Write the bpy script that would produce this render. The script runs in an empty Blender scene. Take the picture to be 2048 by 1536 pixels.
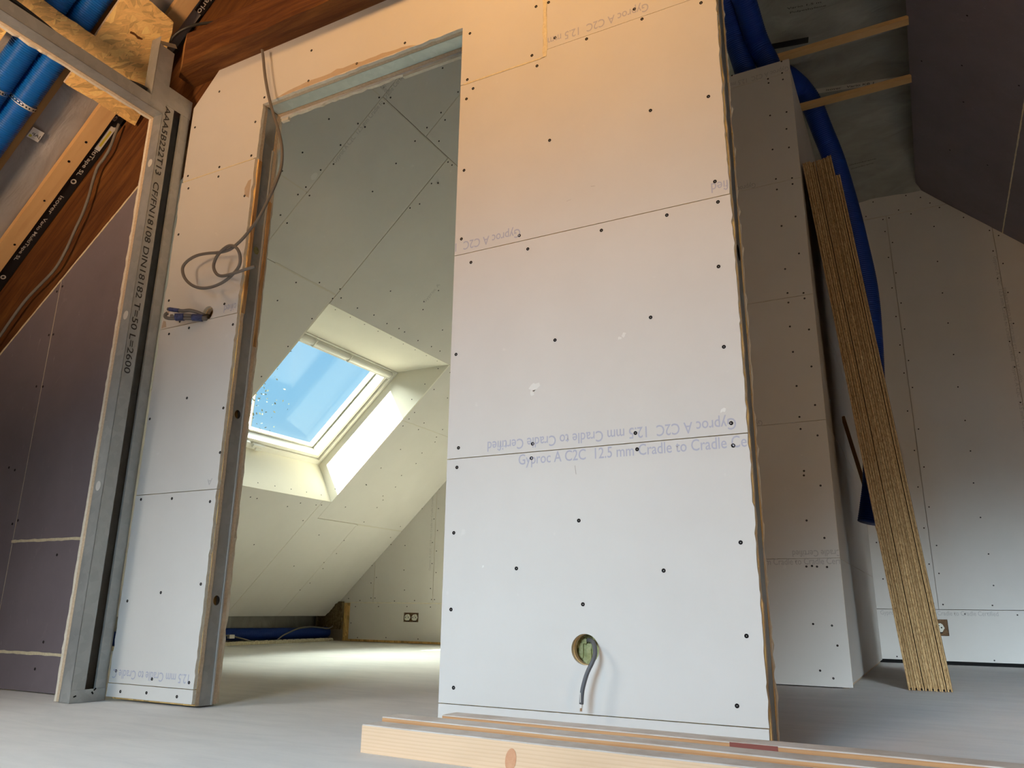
import bpy, bmesh, math, random
from mathutils import Vector, Matrix, noise
from mathutils.geometry import tessellate_polygon

# ------------------------------------------------------------------ scene, camera, light
SC = bpy.context.scene
COL = SC.collection
random.seed(7)
SCREWS_CENTER = [(0.262, 2.062), (0.304, 2.060), (0.757, 1.872), (0.028, 2.054), (0.571, 1.927), (0.325, 1.924), (0.592, 1.885), (0.425, 1.882), (0.249, 1.890), (0.266, 1.847), (0.024, 1.883), (0.046, 1.843), (0.023, 1.813), (0.760, 1.577), (0.605, 1.585), (0.307, 1.582), (0.023, 1.563), (0.762, 1.329), (0.766, 1.271), (0.636, 1.266), (0.458, 1.264), (0.213, 1.304), (0.022, 1.336), (0.240, 1.257), (0.057, 1.254), (0.757, 1.099), (0.583, 0.997), (0.322, 0.977), (0.017, 0.981), (0.757, 0.894), (0.762, 0.710), (0.534, 0.708), (0.258, 0.705), (0.035, 0.713), (0.255, 0.668), (0.537, 0.668), (0.763, 0.658), (0.032, 0.660), (0.384, 0.505), (0.029, 0.487), (0.765, 0.443), (0.215, 0.394), (0.590, 0.385), (0.392, 0.310), (0.028, 0.294), (0.764, 0.249), (0.043, 0.108), (0.735, 0.110), (-0.648, 2.240), (-0.227, 2.114), (-0.429, 2.105), (-0.648, 2.110), (-0.894, 2.017), (-0.862, 2.112), (-0.894, 1.875), (-1.114, 2.222), (-1.227, 2.096), (-1.227, 1.881), (-1.057, 1.873), (-1.055, 1.832), (-1.214, 1.824), (-0.904, 1.713), (-1.233, 1.634), (-1.233, 1.367), (-0.939, 1.302), (-1.157, 1.273), (-1.104, 1.240), (-0.885, 1.217), (-1.206, 1.233), (-1.066, 0.978), (-0.883, 0.923), (-1.228, 0.639), (-1.074, 0.634), (-0.893, 0.615), (-0.890, 0.359), (-1.067, 0.333), (-1.223, 0.306), (-1.229, 0.090), (-1.055, 0.074), (-0.890, 0.072), (-1.194, 0.030), (-1.072, 0.033), (-0.935, 0.030), (-1.243, 0.922), (-0.874, 0.773)]
SCREWS_LEFT = [(-1.639, 0.462), (-1.631, 0.166), (-1.653, 0.077), (-1.914, 0.595), (-1.946, 0.583), (-1.941, 1.534), (-1.909, 1.551), (-1.940, 1.343), (-1.910, 1.341), (-1.959, 1.128), (-1.915, 1.122), (-1.997, 0.793), (-2.040, 0.806)]
SCREWS_SLOPE = [(-0.810, 1.082), (-0.897, 0.973), (-1.051, 0.885), (-1.023, 0.940), (-0.828, 1.265), (-1.055, 0.931), (-0.931, 1.263), (-0.940, 1.318), (-1.227, 0.731), (-1.173, 0.882), (-1.166, 0.929), (-1.011, 1.252), (-1.274, 0.880), (-1.081, 1.246), (-1.017, 1.381), (-1.379, 0.730), (-1.346, 0.919), (-1.392, 0.879), (-1.476, 0.703), (-1.196, 1.241), (-1.054, 1.536), (-1.052, 1.575), (-1.476, 0.873), (-1.516, 0.863), (-1.495, 0.923), (-1.341, 1.236), (-1.166, 1.542), (-1.147, 1.580), (-1.617, 0.857), (-1.264, 1.572), (-1.302, 1.533), (-1.630, 0.920), (-1.822, 1.218), (-1.776, 1.353), (-1.758, 1.509), (-1.811, 1.511), (-1.791, 1.562), (-1.926, 1.195), (-1.654, 1.854), (-1.532, 2.205), (-1.797, 1.723), (-1.651, 2.209), (-1.615, 2.164), (-1.790, 1.877), (-1.933, 1.485), (-1.797, 2.023), (-1.791, 2.146), (-1.793, 2.212), (-1.691, 2.512), (-1.800, 2.380), (-1.795, 2.538), (-1.795, 2.648), (-2.094, 1.477), (-2.271, 1.464), (-1.875, 2.915), (-2.002, 2.901), (-2.016, 3.111), (-2.170, 2.903), (-2.218, 2.904), (-2.209, 3.091), (-2.259, 3.092), (-2.270, 2.904), (-2.207, 3.351), (-2.266, 3.357), (-2.299, 3.389), (-2.413, 3.084), (-2.394, 3.350), (-2.472, 3.385), (-2.562, 3.047), (-2.576, 3.339), (-2.691, 3.039), (-2.663, 3.384), (-2.743, 3.331), (-2.911, 2.087), (-2.913, 2.149), (-2.931, 2.464), (-2.895, 2.555), (-2.890, 2.716), (-2.884, 2.769), (-2.694, 3.049), (-2.869, 3.027), (-2.771, 3.371), (-2.832, 3.377), (-3.007, 2.718), (-3.092, 3.002), (-2.952, 3.372), (-2.981, 3.333), (-3.109, 3.327), (-3.215, 3.370), (-3.294, 3.316), (-3.342, 3.365), (-3.339, 3.020), (-3.465, 3.360), (-3.526, 3.315), (-3.210, 2.453), (-2.942, 3.866), (-3.039, 3.862)]
SCREWS_GABLE = [(-2.605, 1.292), (-2.774, 1.130), (-2.602, 1.122), (-2.644, 1.034), (-2.926, 0.997), (-2.603, 0.934), (-2.936, 0.815), (-2.650, 0.834), (-2.606, 0.761), (-3.217, 0.722), (-3.088, 0.828), (-3.283, 0.649), (-2.934, 0.606), (-2.646, 0.657), (-2.602, 0.582), (-3.408, 0.537), (-3.226, 0.545), (-3.282, 0.498), (-2.918, 0.438), (-2.651, 0.451), (-3.522, 0.364), (-3.272, 0.370), (-3.229, 0.370), (-3.392, 0.348), (-3.018, 0.346), (-2.809, 0.352), (-2.637, 0.361), (-2.607, 0.361), (-3.438, 0.296), (-3.185, 0.299), (-2.884, 0.302), (-2.644, 0.300), (-3.476, 0.156), (-3.393, 0.036), (-3.087, 0.044), (-2.756, 0.041), (1.114, 2.926), (1.421, 2.895), (1.152, 2.831), (1.114, 2.723), (1.410, 2.631), (1.740, 2.791), (1.786, 2.743), (1.740, 2.639), (1.783, 2.539), (1.148, 2.597), (1.738, 2.440), (1.111, 2.490), (1.411, 2.397), (1.782, 2.332), (1.154, 2.369), (1.749, 2.232), (1.112, 2.276), (1.417, 2.178), (1.782, 2.115), (1.154, 2.177), (1.744, 1.997), (1.113, 2.067), (1.421, 1.955), (1.787, 1.916), (1.152, 1.950), (1.747, 1.824), (1.115, 1.866), (1.154, 1.759), (1.418, 1.731), (1.745, 1.589), (1.106, 1.601), (1.156, 1.473), (1.429, 1.504), (1.116, 1.332), (1.433, 1.303), (1.158, 1.219), (1.423, 1.098), (1.108, 1.091), (1.156, 0.959), (1.432, 0.881), (1.111, 0.827), (1.169, 0.715), (1.445, 0.657), (1.113, 0.601), (1.446, 0.469), (1.161, 0.543), (1.160, 0.355), (1.108, 0.361), (1.424, 0.352), (1.272, 0.300), (1.545, 0.298), (0.866, 0.038), (1.391, 0.035), (0.824, 0.743), (0.838, 0.511), (1.062, 3.175), (1.277, 3.173), (1.218, 3.072), (1.365, 3.135), (1.418, 3.078), (1.471, 3.030), (1.604, 2.921), (1.292, 3.023), (1.004, 3.072), (1.111, 3.022), (1.151, 3.025)]
SCREWS_CASING = [(0.749, 3.029), (0.496, 3.032), (0.746, 2.960), (0.675, 2.949), (0.747, 2.921), (0.676, 2.924), (0.749, 2.727), (0.669, 2.732), (0.741, 2.631), (0.666, 2.535), (0.744, 2.524), (0.669, 2.367), (0.744, 2.352), (0.744, 2.319), (0.669, 2.308), (0.743, 2.142), (0.675, 2.107), (0.742, 1.946), (0.673, 1.879), (0.745, 1.742), (0.674, 1.755), (0.747, 1.714), (0.674, 1.706), (0.671, 1.586), (0.753, 1.558), (0.674, 1.460), (0.748, 1.379), (0.676, 1.295), (0.747, 1.197), (0.676, 1.149), (0.676, 1.093), (0.745, 1.057), (0.674, 0.902), (0.672, 0.882), (0.737, 0.833), (0.666, 0.684), (0.732, 0.607), (0.648, 0.488), (0.671, 0.490), (0.691, 0.487), (0.731, 0.485), (0.654, 0.251), (0.728, 0.246), (0.742, 0.167), (0.665, 0.066), (0.714, 0.038)]
SCREWS_RIGHT = [(1.578, 1.886), (1.401, 2.397), (1.567, 2.286), (1.580, 2.607), (1.782, 2.254), (1.528, 3.188), (1.702, 3.151)]
KNOTTED = [(-0.853, -0.045, 2.285), (-0.844, -0.045, 2.256), (-0.822, -0.045, 2.165), (-0.792, -0.045, 2.069), (-0.752, -0.045, 1.969), (-0.718, -0.045, 1.892), (-0.689, -0.050, 1.810), (-0.685, -0.050, 1.741), (-0.696, -0.055, 1.683), (-0.721, -0.060, 1.616), (-0.747, -0.065, 1.558), (-0.794, -0.070, 1.501), (-0.828, -0.075, 1.471), (-0.856, -0.080, 1.455), (-0.900, -0.080, 1.455), (-0.971, -0.075, 1.468), (-1.027, -0.072, 1.472), (-1.073, -0.070, 1.461), (-1.091, -0.070, 1.438), (-1.074, -0.070, 1.400), (-1.035, -0.070, 1.366), (-0.987, -0.070, 1.344), (-0.940, -0.068, 1.338), (-0.888, -0.066, 1.345), (-0.844, -0.066, 1.364), (-0.809, -0.070, 1.390), (-0.801, -0.078, 1.422), (-0.811, -0.088, 1.449), (-0.839, -0.092, 1.462), (-0.875, -0.088, 1.457), (-0.917, -0.076, 1.443), (-0.931, -0.072, 1.414), (-0.912, -0.074, 1.383), (-0.881, -0.078, 1.365), (-0.839, -0.082, 1.359), (-0.797, -0.078, 1.364), (-0.765, -0.070, 1.372), (-0.743, -0.062, 1.378)]
LOWCABLE = [(0.374, 0.060, 0.225), (0.400, 0.020, 0.230), (0.418, -0.005, 0.226), (0.429, -0.022, 0.215), (0.433, -0.032, 0.200), (0.429, -0.040, 0.184), (0.419, -0.044, 0.163), (0.412, -0.046, 0.142), (0.407, -0.047, 0.121), (0.405, -0.047, 0.097)]
RAFTERCABLE = [(-1.711, -0.006, 2.258), (-1.729, -0.006, 2.197), (-1.748, -0.006, 2.143), (-1.776, -0.006, 2.107), (-1.807, -0.006, 2.075), (-1.822, -0.006, 2.014), (-1.831, -0.006, 1.945), (-1.853, -0.006, 1.867), (-1.885, -0.006, 1.800), (-1.922, -0.006, 1.716), (-1.975, -0.006, 1.640), (-2.061, -0.006, 1.584), (-2.149, -0.006, 1.527), (-2.225, -0.006, 1.454), (-2.284, -0.006, 1.391), (-2.368, -0.006, 1.312)]
BUNDLE_A = [(-1.045, 0.030, 1.282), (-1.019, -0.004, 1.264), (-1.029, -0.016, 1.261), (-1.056, -0.030, 1.267), (-1.091, -0.044, 1.271), (-1.115, -0.055, 1.268), (-1.130, -0.060, 1.269)]
BUNDLE_B = [(-1.039, 0.030, 1.273), (-1.018, -0.004, 1.258), (-1.036, -0.014, 1.258), (-1.059, -0.027, 1.259), (-1.091, -0.042, 1.259), (-1.117, -0.052, 1.260), (-1.138, -0.060, 1.261), (-1.155, -0.062, 1.268), (-1.157, -0.062, 1.278), (-1.150, -0.060, 1.283)]
BUNDLE_C = [(-1.046, 0.030, 1.286), (-1.028, -0.004, 1.273), (-1.043, -0.020, 1.281), (-1.068, -0.034, 1.288), (-1.091, -0.046, 1.286), (-1.118, -0.056, 1.291), (-1.146, -0.064, 1.296)]
TAPE_A = [(-1.026, -0.012, 1.260), (-1.042, -0.020, 1.262), (-1.059, -0.027, 1.263)]
TAPE_B = [(-1.086, -0.041, 1.264), (-1.099, -0.047, 1.264), (-1.112, -0.053, 1.264)]
TAPE_C = [(-1.103, -0.051, 1.287), (-1.122, -0.057, 1.291), (-1.140, -0.062, 1.295)]
HEADERCABLE = [(-1.300, -0.744, 2.176), (-1.300, -0.681, 2.179), (-1.300, -0.553, 2.164), (-1.300, -0.429, 2.132), (-1.300, -0.362, 2.134), (-1.300, -0.266, 2.158), (-1.300, -0.194, 2.176), (-1.300, -0.149, 2.170)]
EAVESCABLE = [(-3.655, 2.639, 0.079), (-3.655, 2.773, 0.065), (-3.655, 2.913, 0.036), (-3.655, 3.027, 0.010), (-3.655, 3.110, -0.007), (-3.655, 3.196, 0.001), (-3.655, 3.248, 0.031), (-3.655, 3.301, 0.060), (-3.655, 3.379, 0.086), (-3.655, 3.477, 0.112), (-3.655, 3.617, 0.123), (-3.655, 3.744, 0.117), (-3.655, 3.850, 0.107), (-3.655, 3.934, 0.135)]
BEAMCABLE = [(-1.435, -0.050, 2.510), (-1.364, -0.070, 2.500), (-1.336, -0.075, 2.510), (-1.305, -0.070, 2.528), (-1.266, -0.060, 2.540), (-1.214, -0.055, 2.536), (-1.153, -0.045, 2.527), (-1.084, -0.020, 2.531)]
DUCT_TALL = [(0.679, 2.300, 3.262), (0.709, 2.420, 3.328), (0.748, 2.550, 3.348), (0.772, 2.620, 3.344), (0.810, 2.680, 3.279), (0.852, 2.750, 3.112), (0.894, 2.800, 2.928), (0.933, 2.820, 2.658), (0.961, 2.820, 2.390), (0.984, 2.820, 2.071), (0.975, 2.820, 1.770), (0.956, 2.800, 1.476), (0.937, 2.780, 1.194), (0.915, 2.760, 0.976), (0.889, 2.750, 0.844), (0.868, 2.740, 0.750)]
DUCT_NEAR = [(0.474, 1.620, 3.539), (0.505, 1.800, 3.467), (0.511, 1.920, 3.396), (0.521, 1.990, 3.281), (0.543, 2.020, 3.148), (0.568, 2.030, 2.955), (0.580, 2.030, 2.765)]
DUCT_FAR = [(0.579, 1.620, 3.492), (0.602, 1.800, 3.411), (0.619, 1.950, 3.305), (0.638, 2.000, 3.229), (0.668, 2.030, 3.137), (0.687, 2.050, 2.960), (0.693, 2.050, 2.773)]
CAM = dict(f=1554.11, yaw=0.48806, pitch=0.28092, roll=0.01306, loc=(1.1279, -1.7557, 0.2990))
def camera():
    cy, sy = math.cos(CAM['yaw']), math.sin(CAM['yaw'])
    cp, sp = math.cos(CAM['pitch']), math.sin(CAM['pitch'])
    fwd = Vector((-sy*cp, cy*cp, sp)); right = Vector((cy, sy, 0)); up = right.cross(fwd)
    cr, sr = math.cos(CAM['roll']), math.sin(CAM['roll'])
    r2, u2 = cr*right + sr*up, -sr*right + cr*up
    cd = bpy.data.cameras.new('camera'); co = bpy.data.objects.new('camera', cd); COL.objects.link(co)
    cd.sensor_width = 36; cd.lens = CAM['f']/2048*36; cd.clip_start = .01
    m = Matrix((r2, u2, -fwd)).transposed().to_4x4(); m.translation = Vector(CAM['loc'])
    co.matrix_world = m
    SC.camera = co
camera()
SC.view_settings.view_transform = 'Standard'; SC.view_settings.look = 'None'
SC.view_settings.exposure = 0.0; SC.view_settings.gamma = 1; SC.view_settings.use_curve_mapping = False
try:
    SC.cycles.use_denoising = True; SC.cycles.max_bounces = 12; SC.cycles.diffuse_bounces = 6
    SC.cycles.sample_clamp_indirect = 6; SC.cycles.caustics_reflective = False
except Exception: pass

W = bpy.data.worlds.new('sky'); SC.world = W; W.use_nodes = True
def world():
    nt = W.node_tree; bg = nt.nodes['Background']
    tc = nt.nodes.new('ShaderNodeTexCoord'); sep = nt.nodes.new('ShaderNodeSeparateXYZ')
    r = nt.nodes.new('ShaderNodeValToRGB')
    nt.links.new(tc.outputs['Generated'], sep.inputs[0]); nt.links.new(sep.outputs['Z'], r.inputs[0])
    e = r.color_ramp.elements
    e[0].position = 0.0; e[0].color = (.62, .80, .90, 1)
    e[1].position = .75; e[1].color = (.14, .38, .80, 1)
    k = r.color_ramp.elements.new(.25); k.color = (.34, .66, .93, 1)
    nt.links.new(r.outputs[0], bg.inputs[0]); bg.inputs[1].default_value = 1.0
world()

def aim(o, d):
    o.rotation_euler = Vector(d).to_track_quat('-Z', 'Y').to_euler()
def area(name, loc, d, sx, sy, power, col, spread=180):
    l = bpy.data.lights.new(name, 'AREA'); l.shape = 'RECTANGLE'; l.size = sx; l.size_y = sy
    l.energy = power; l.color = col; l.spread = math.radians(spread)
    o = bpy.data.objects.new(name, l); COL.objects.link(o); o.location = loc; aim(o, d)
    return o
sl = bpy.data.lights.new('sun', 'SUN'); sl.energy = 54; sl.angle = .009; sl.color = (1, .90, .68)
so = bpy.data.objects.new('sun', sl); COL.objects.link(so); so.location = (-3, -2, 5); aim(so, (.555, 1.01, -1))
# added area lamp for the bright sky around the sun above the bedroom skylight
area('sky_lamp_over_skylight', (-5.2, 1.2, 5.2), (2.6, 1.0, -3.5), 4.5, 4.5, 2000, (1, .98, .84))
# lamp for an assumed, unbuilt roof window in the left slope, then two added warm lamps
area('assumed_daylight_low', (-2.15, -2.3, 1.75), (1.3, 1.2, -1.98), 1.0, .8, 18, (1, .94, .85), 80)  # bare lamp under the solid slope; no opening is cut there
area('warm_fill_high', (0, -2.3, 3.2), (.35, 2.3, -.95), .7, .5, 13.4, (1, .53, .185), 74)  # added warm lamp for the orange upper wall; no window stands there
area('warm_fill_low', (-.5, -3.0, .8), (-1.25, 2.75, 1.75), .5, .5, 10, (1, .62, .34), 54)  # added lamp that brightens the osb panel and foil
# lamp before the closed rear wall for an assumed window behind the camera, then two added lamps at the right
area('assumed_daylight_rear', (.1, -4.4, 1.25), (.03, 1, -.40), 1.3, .7, 20.5, (.56, .79, 1), 56)
area('fill_right', (3.0, -2.4, .9), (-.40, 1, .05), .7, .7, 9, (1, .72, .45), 100)  # added warm fill for the dim boarded casing
area('fill_far_right', (3.15, -3.6, 1.1), (-1.4, 7.5, -2.8), .6, .6, 48, (.70, .87, 1), 40)  # added cool fill for the gable foot and the right floor

# ------------------------------------------------------------------ materials
def M(name, col=(.5,.5,.5), rough=.8, metal=0.0, spec=.3, fn=None):
    m = bpy.data.materials.new(name); m.use_nodes = True
    b = m.node_tree.nodes['Principled BSDF']
    b.inputs['Base Color'].default_value = (*col, 1); b.inputs['Roughness'].default_value = rough
    b.inputs['Metallic'].default_value = metal; b.inputs['Specular IOR Level'].default_value = spec
    if fn: fn(m.node_tree, b)
    return m
def coords(nt, scale=(1,1,1), rot=(0,0,0), kind='Object'):
    tc = nt.nodes.new('ShaderNodeTexCoord'); mp = nt.nodes.new('ShaderNodeMapping')
    mp.inputs['Scale'].default_value = scale; mp.inputs['Rotation'].default_value = rot
    nt.links.new(tc.outputs[kind], mp.inputs[0]); return mp.outputs[0]
def nz(nt, vec, scale=5, detail=4, rough=.55, dist=0):
    n = nt.nodes.new('ShaderNodeTexNoise'); n.inputs['Scale'].default_value = scale
    n.inputs['Detail'].default_value = detail; n.inputs['Roughness'].default_value = rough
    n.inputs['Distortion'].default_value = dist
    nt.links.new(vec, n.inputs['Vector']); return n.outputs['Fac']
def ramp(nt, fac, stops):
    r = nt.nodes.new('ShaderNodeValToRGB'); e = r.color_ramp.elements
    while len(e) < len(stops): e.new(.5)
    for k, (p, c) in enumerate(stops):
        e[k].position = p; e[k].color = (*c, 1) if len(c) == 3 else c
    nt.links.new(fac, r.inputs[0]); return r.outputs[0]
def mix(nt, fac, a, b, mode='MIX'):
    x = nt.nodes.new('ShaderNodeMix'); x.data_type = 'RGBA'; x.blend_type = mode
    for sock, v in ((x.inputs[0], fac), (x.inputs[6], a), (x.inputs[7], b)):
        if isinstance(v, (int, float)): sock.default_value = v
        elif isinstance(v, tuple): sock.default_value = (*v, 1)
        else: nt.links.new(v, sock)
    return x.outputs[2]
def bump(nt, b, h, strength=.3, dist=.002):
    n = nt.nodes.new('ShaderNodeBump'); n.inputs['Strength'].default_value = strength
    n.inputs['Distance'].default_value = dist
    nt.links.new(h, n.inputs['Height']); nt.links.new(n.outputs[0], b.inputs['Normal'])
def base(nt, b, c): nt.links.new(c, b.inputs['Base Color'])

def paper_fn(lo, hi):
    def f(nt, b):
        v = coords(nt)
        a = ramp(nt, nz(nt, v, 2.2, 6, .6), [(.35, lo), (.68, hi)])
        s = ramp(nt, nz(nt, v, 26, 2, .5), [(.72, (0,0,0)), (.80, (1,1,1))])
        base(nt, b, mix(nt, s, a, tuple(c*1.04 for c in hi)))
        bump(nt, b, nz(nt, v, 420, 2), .08, .0004)
    return f
PAPER = M('plasterboard_paper', rough=.72, spec=.25, fn=paper_fn((.63,.605,.565), (.67,.645,.605)))
def purple_fn(nt, b):
    v = coords(nt)
    a = ramp(nt, nz(nt, v, 3, 6, .65), [(.3, (.175,.145,.158)), (.7, (.215,.180,.195))])
    s1 = ramp(nt, nz(nt, coords(nt, (3.5, 3.5, 1.6), (.2,.7,.35)), 2.2, 7, .72, 2.0), [(.62, (0,0,0)), (.74, (.38,.38,.38)), (.86, (.7,.7,.7))])
    s2 = ramp(nt, nz(nt, coords(nt, (18, 18, 3), (0,.5,.3)), 3, 3, .5, 1.2), [(.70, (0,0,0)), (.76, (.5,.5,.5))])
    base(nt, b, mix(nt, s2, mix(nt, s1, a, (.30,.265,.26)), (.38,.345,.33)))
PURPLE = M('purple_board_paper', rough=.62, spec=.3, fn=purple_fn)
def rough_fn(c1, c2, sc=60, st=.8, d=.004):
    def f(nt, b):
        v = coords(nt); n = nz(nt, v, sc, 5, .7)
        base(nt, b, ramp(nt, n, [(.3, c1), (.7, c2)])); bump(nt, b, n, st, d)
    return f
GYPSUM = M('gypsum_core', rough=.95, fn=rough_fn((.68,.62,.50), (.82,.76,.64)))
CUT = M('cut_board_edge', rough=.95, fn=rough_fn((.66,.56,.36), (.80,.71,.50), 90))
TORN = M('torn_paper', rough=.95, fn=rough_fn((.47,.36,.26), (.52,.41,.30), 40, .3))
FOAM = M('expanding_foam', rough=.9, fn=rough_fn((.60,.54,.36), (.80,.75,.58), 55, 1, .01))
WOOL = M('mineral_wool', rough=1, fn=rough_fn((.36,.35,.14), (.62,.60,.30), 70, 1, .01))
WOOLD = M('brown_mineral_wool', rough=1, fn=rough_fn((.10,.07,.03), (.24,.18,.09), 40, 1, .01))
def osb_fn(c):
    """strand board: long thin flakes in three overlapping layers; the panel lies in local x-y"""
    def f(nt, b):
        v0 = coords(nt)
        wob = nt.nodes.new('ShaderNodeTexNoise'); wob.inputs['Scale'].default_value = 14; wob.inputs['Detail'].default_value = 3
        nt.links.new(v0, wob.inputs['Vector'])
        def layer(rz, sx, sy):
            add = nt.nodes.new('ShaderNodeMix'); add.data_type = 'RGBA'; add.blend_type = 'LINEAR_LIGHT'; add.inputs[0].default_value = .012
            r = nt.nodes.new('ShaderNodeMapping'); r.inputs['Rotation'].default_value = (.15, .1, rz)
            s = nt.nodes.new('ShaderNodeMapping'); s.inputs['Scale'].default_value = (sx, sy, 12)
            nt.links.new(v0, add.inputs[6]); nt.links.new(wob.outputs['Color'], add.inputs[7])
            nt.links.new(add.outputs[2], r.inputs[0]); nt.links.new(r.outputs[0], s.inputs[0])
            vo = nt.nodes.new('ShaderNodeTexVoronoi'); vo.inputs['Scale'].default_value = 1.0
            nt.links.new(s.outputs[0], vo.inputs['Vector'])
            sp = nt.nodes.new('ShaderNodeSeparateColor'); nt.links.new(vo.outputs['Color'], sp.inputs[0])
            fib = nz(nt, s.outputs[0], 3.0, 4, .6)
            col = ramp(nt, sp.outputs[0], [(0, tuple(q*.42 for q in c)), (.22, tuple(q*.72 for q in c)), (.6, c), (1, tuple(min(1, q*1.35) for q in c))])
            col = mix(nt, .35, col, ramp(nt, fib, [(.3, tuple(q*.6 for q in c)), (.7, tuple(min(1, q*1.2) for q in c))]))
            return col, sp.outputs[1], vo.outputs['Distance']
        col, _, d0 = layer(.2, 14, 48)
        for rz, sx, sy, th in ((1.1, 16, 60, .55), (-.7, 12, 52, .6), (2.2, 22, 85, .62)):
            c2, m, _ = layer(rz, sx, sy)
            col = mix(nt, ramp(nt, m, [(th, (0,0,0)), (th+.02, (1,1,1))]), col, c2)
        slit = ramp(nt, nz(nt, coords(nt, (14, 80, 20), (0, 0, .5)), 1.6, 2, .5), [(.69, (0,0,0)), (.73, (.8,.8,.8))])
        base(nt, b, mix(nt, slit, col, tuple(q*.28 for q in c)))
        bump(nt, b, d0, .3, .0015)
    return f
OSB = M('osb_flakes', rough=.6, spec=.3, fn=osb_fn((.90,.56,.21)))
def edge_fn(vdir):
    def f(nt, b):
        v = coords(nt, vdir)
        n = nz(nt, v, 1, 3, .6)
        base(nt, b, ramp(nt, n, [(.30, (.13,.05,.015)), (.44, (.40,.20,.07)), (.58, (.56,.34,.15)), (.75, (.62,.42,.22))]))
        bump(nt, b, n, .6, .002)
    return f
OSBE = M('osb_cut_edge', rough=.8, fn=edge_fn((60, 420, 9)))
OSBT = M('osb_smooth_edge', rough=.85, fn=rough_fn((.52,.39,.26), (.68,.54,.38), 120, .4, .002))
def metal_fn(lo, hi):
    def f(nt, b):
        v = coords(nt)
        vo = nt.nodes.new('ShaderNodeTexVoronoi'); vo.inputs['Scale'].default_value = 45
        nt.links.new(v, vo.inputs['Vector'])
        sp = nt.nodes.new('ShaderNodeSeparateColor'); nt.links.new(vo.outputs['Color'], sp.inputs[0])
        n = nz(nt, v, 7, 5, .6)
        base(nt, b, mix(nt, .35, ramp(nt, n, [(.3, lo), (.7, hi)]), ramp(nt, sp.outputs[0], [(0, lo), (1, hi)])))
        r = nt.nodes.new('ShaderNodeMapRange'); r.inputs[3].default_value = .30; r.inputs[4].default_value = .58
        nt.links.new(n, r.inputs[0]); nt.links.new(r.outputs[0], b.inputs['Roughness'])
    return f
ZINC = M('galvanised_steel', metal=.55, rough=.45, fn=metal_fn((.36,.37,.36), (.50,.51,.49)))
ZINCG = M('galvanised_track', metal=.35, rough=.45, fn=metal_fn((.40,.45,.42), (.56,.60,.56)))
def old_fn(nt, b):
    v = coords(nt, (1.2, 14, 14))
    a = nz(nt, v, 2.0, 8, .68, .6)
    c = ramp(nt, a, [(.25, (.045,.014,.005)), (.45, (.105,.036,.010)), (.6, (.165,.065,.016)), (.8, (.26,.12,.036))])
    w = ramp(nt, nz(nt, coords(nt, (9, 22, 22), (.3,.4,.6)), 2.5, 5, .7, 1.5), [(.66, (0,0,0)), (.8, (.30,.30,.30))])
    base(nt, b, mix(nt, w, c, (.42,.26,.12)))
    bump(nt, b, a, .7, .006)
OLD = M('old_oak', rough=.68, spec=.25, fn=old_fn)
OLDEND = M('sawn_oak', rough=.8, fn=rough_fn((.36,.17,.05), (.47,.25,.09), 14, .4))
def pine_fn(lo, hi, knot):
    def f(nt, b):
        v = coords(nt, (.9, 9, 9))
        wv = nt.nodes.new('ShaderNodeTexWave'); wv.wave_type = 'BANDS'; wv.bands_direction = 'Z'
        wv.inputs['Scale'].default_value = 5.0; wv.inputs['Distortion'].default_value = 3.2
        wv.inputs['Detail'].default_value = 3; wv.inputs['Detail Scale'].default_value = .8
        nt.links.new(v, wv.inputs['Vector'])
        c = ramp(nt, wv.outputs['Fac'], [(.0, tuple(.45*p+.55*q for p, q in zip(lo, hi))), (.5, hi), (1, hi)])
        n = nz(nt, coords(nt, (1, 3, 3)), 3, 4)
        c = mix(nt, ramp(nt, n, [(.45, (0,0,0)), (.75, (.35,.35,.35))]), c, tuple(q*.8 for q in lo))
        if knot:
            vo = nt.nodes.new('ShaderNodeTexVoronoi'); vo.inputs['Scale'].default_value = 1.0
            nt.links.new(coords(nt, (2.1, 7, 5.2)), vo.inputs['Vector'])
            c = mix(nt, ramp(nt, vo.outputs['Distance'], [(.10, (.85,.85,.85)), (.2, (0,0,0))]), c, knot)
        base(nt, b, c); bump(nt, b, wv.outputs['Fac'], .15, .001)
    return f
PINE = M('planed_pine', rough=.6, fn=pine_fn((.66,.42,.24), (.77,.53,.34), None))
LATH = M('rough_lath', rough=.75, fn=pine_fn((.52,.29,.11), (.66,.41,.18), (.24,.10,.03)))
LATHW = M('old_lath', rough=.8, fn=pine_fn((.28,.14,.05), (.40,.21,.08), None))
def dust_fn(nt, b):
    v = coords(nt); n = nz(nt, v, 12, 6, .65)
    base(nt, b, ramp(nt, n, [(.3, (.50,.42,.35)), (.55, (.62,.56,.50)), (.8, (.68,.63,.58))]))
DUST = M('dusty_pine_top', rough=.9, fn=dust_fn)
REDEND = M('pine_edge', rough=.75, fn=pine_fn((.42,.18,.07), (.60,.33,.15), None))
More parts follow.
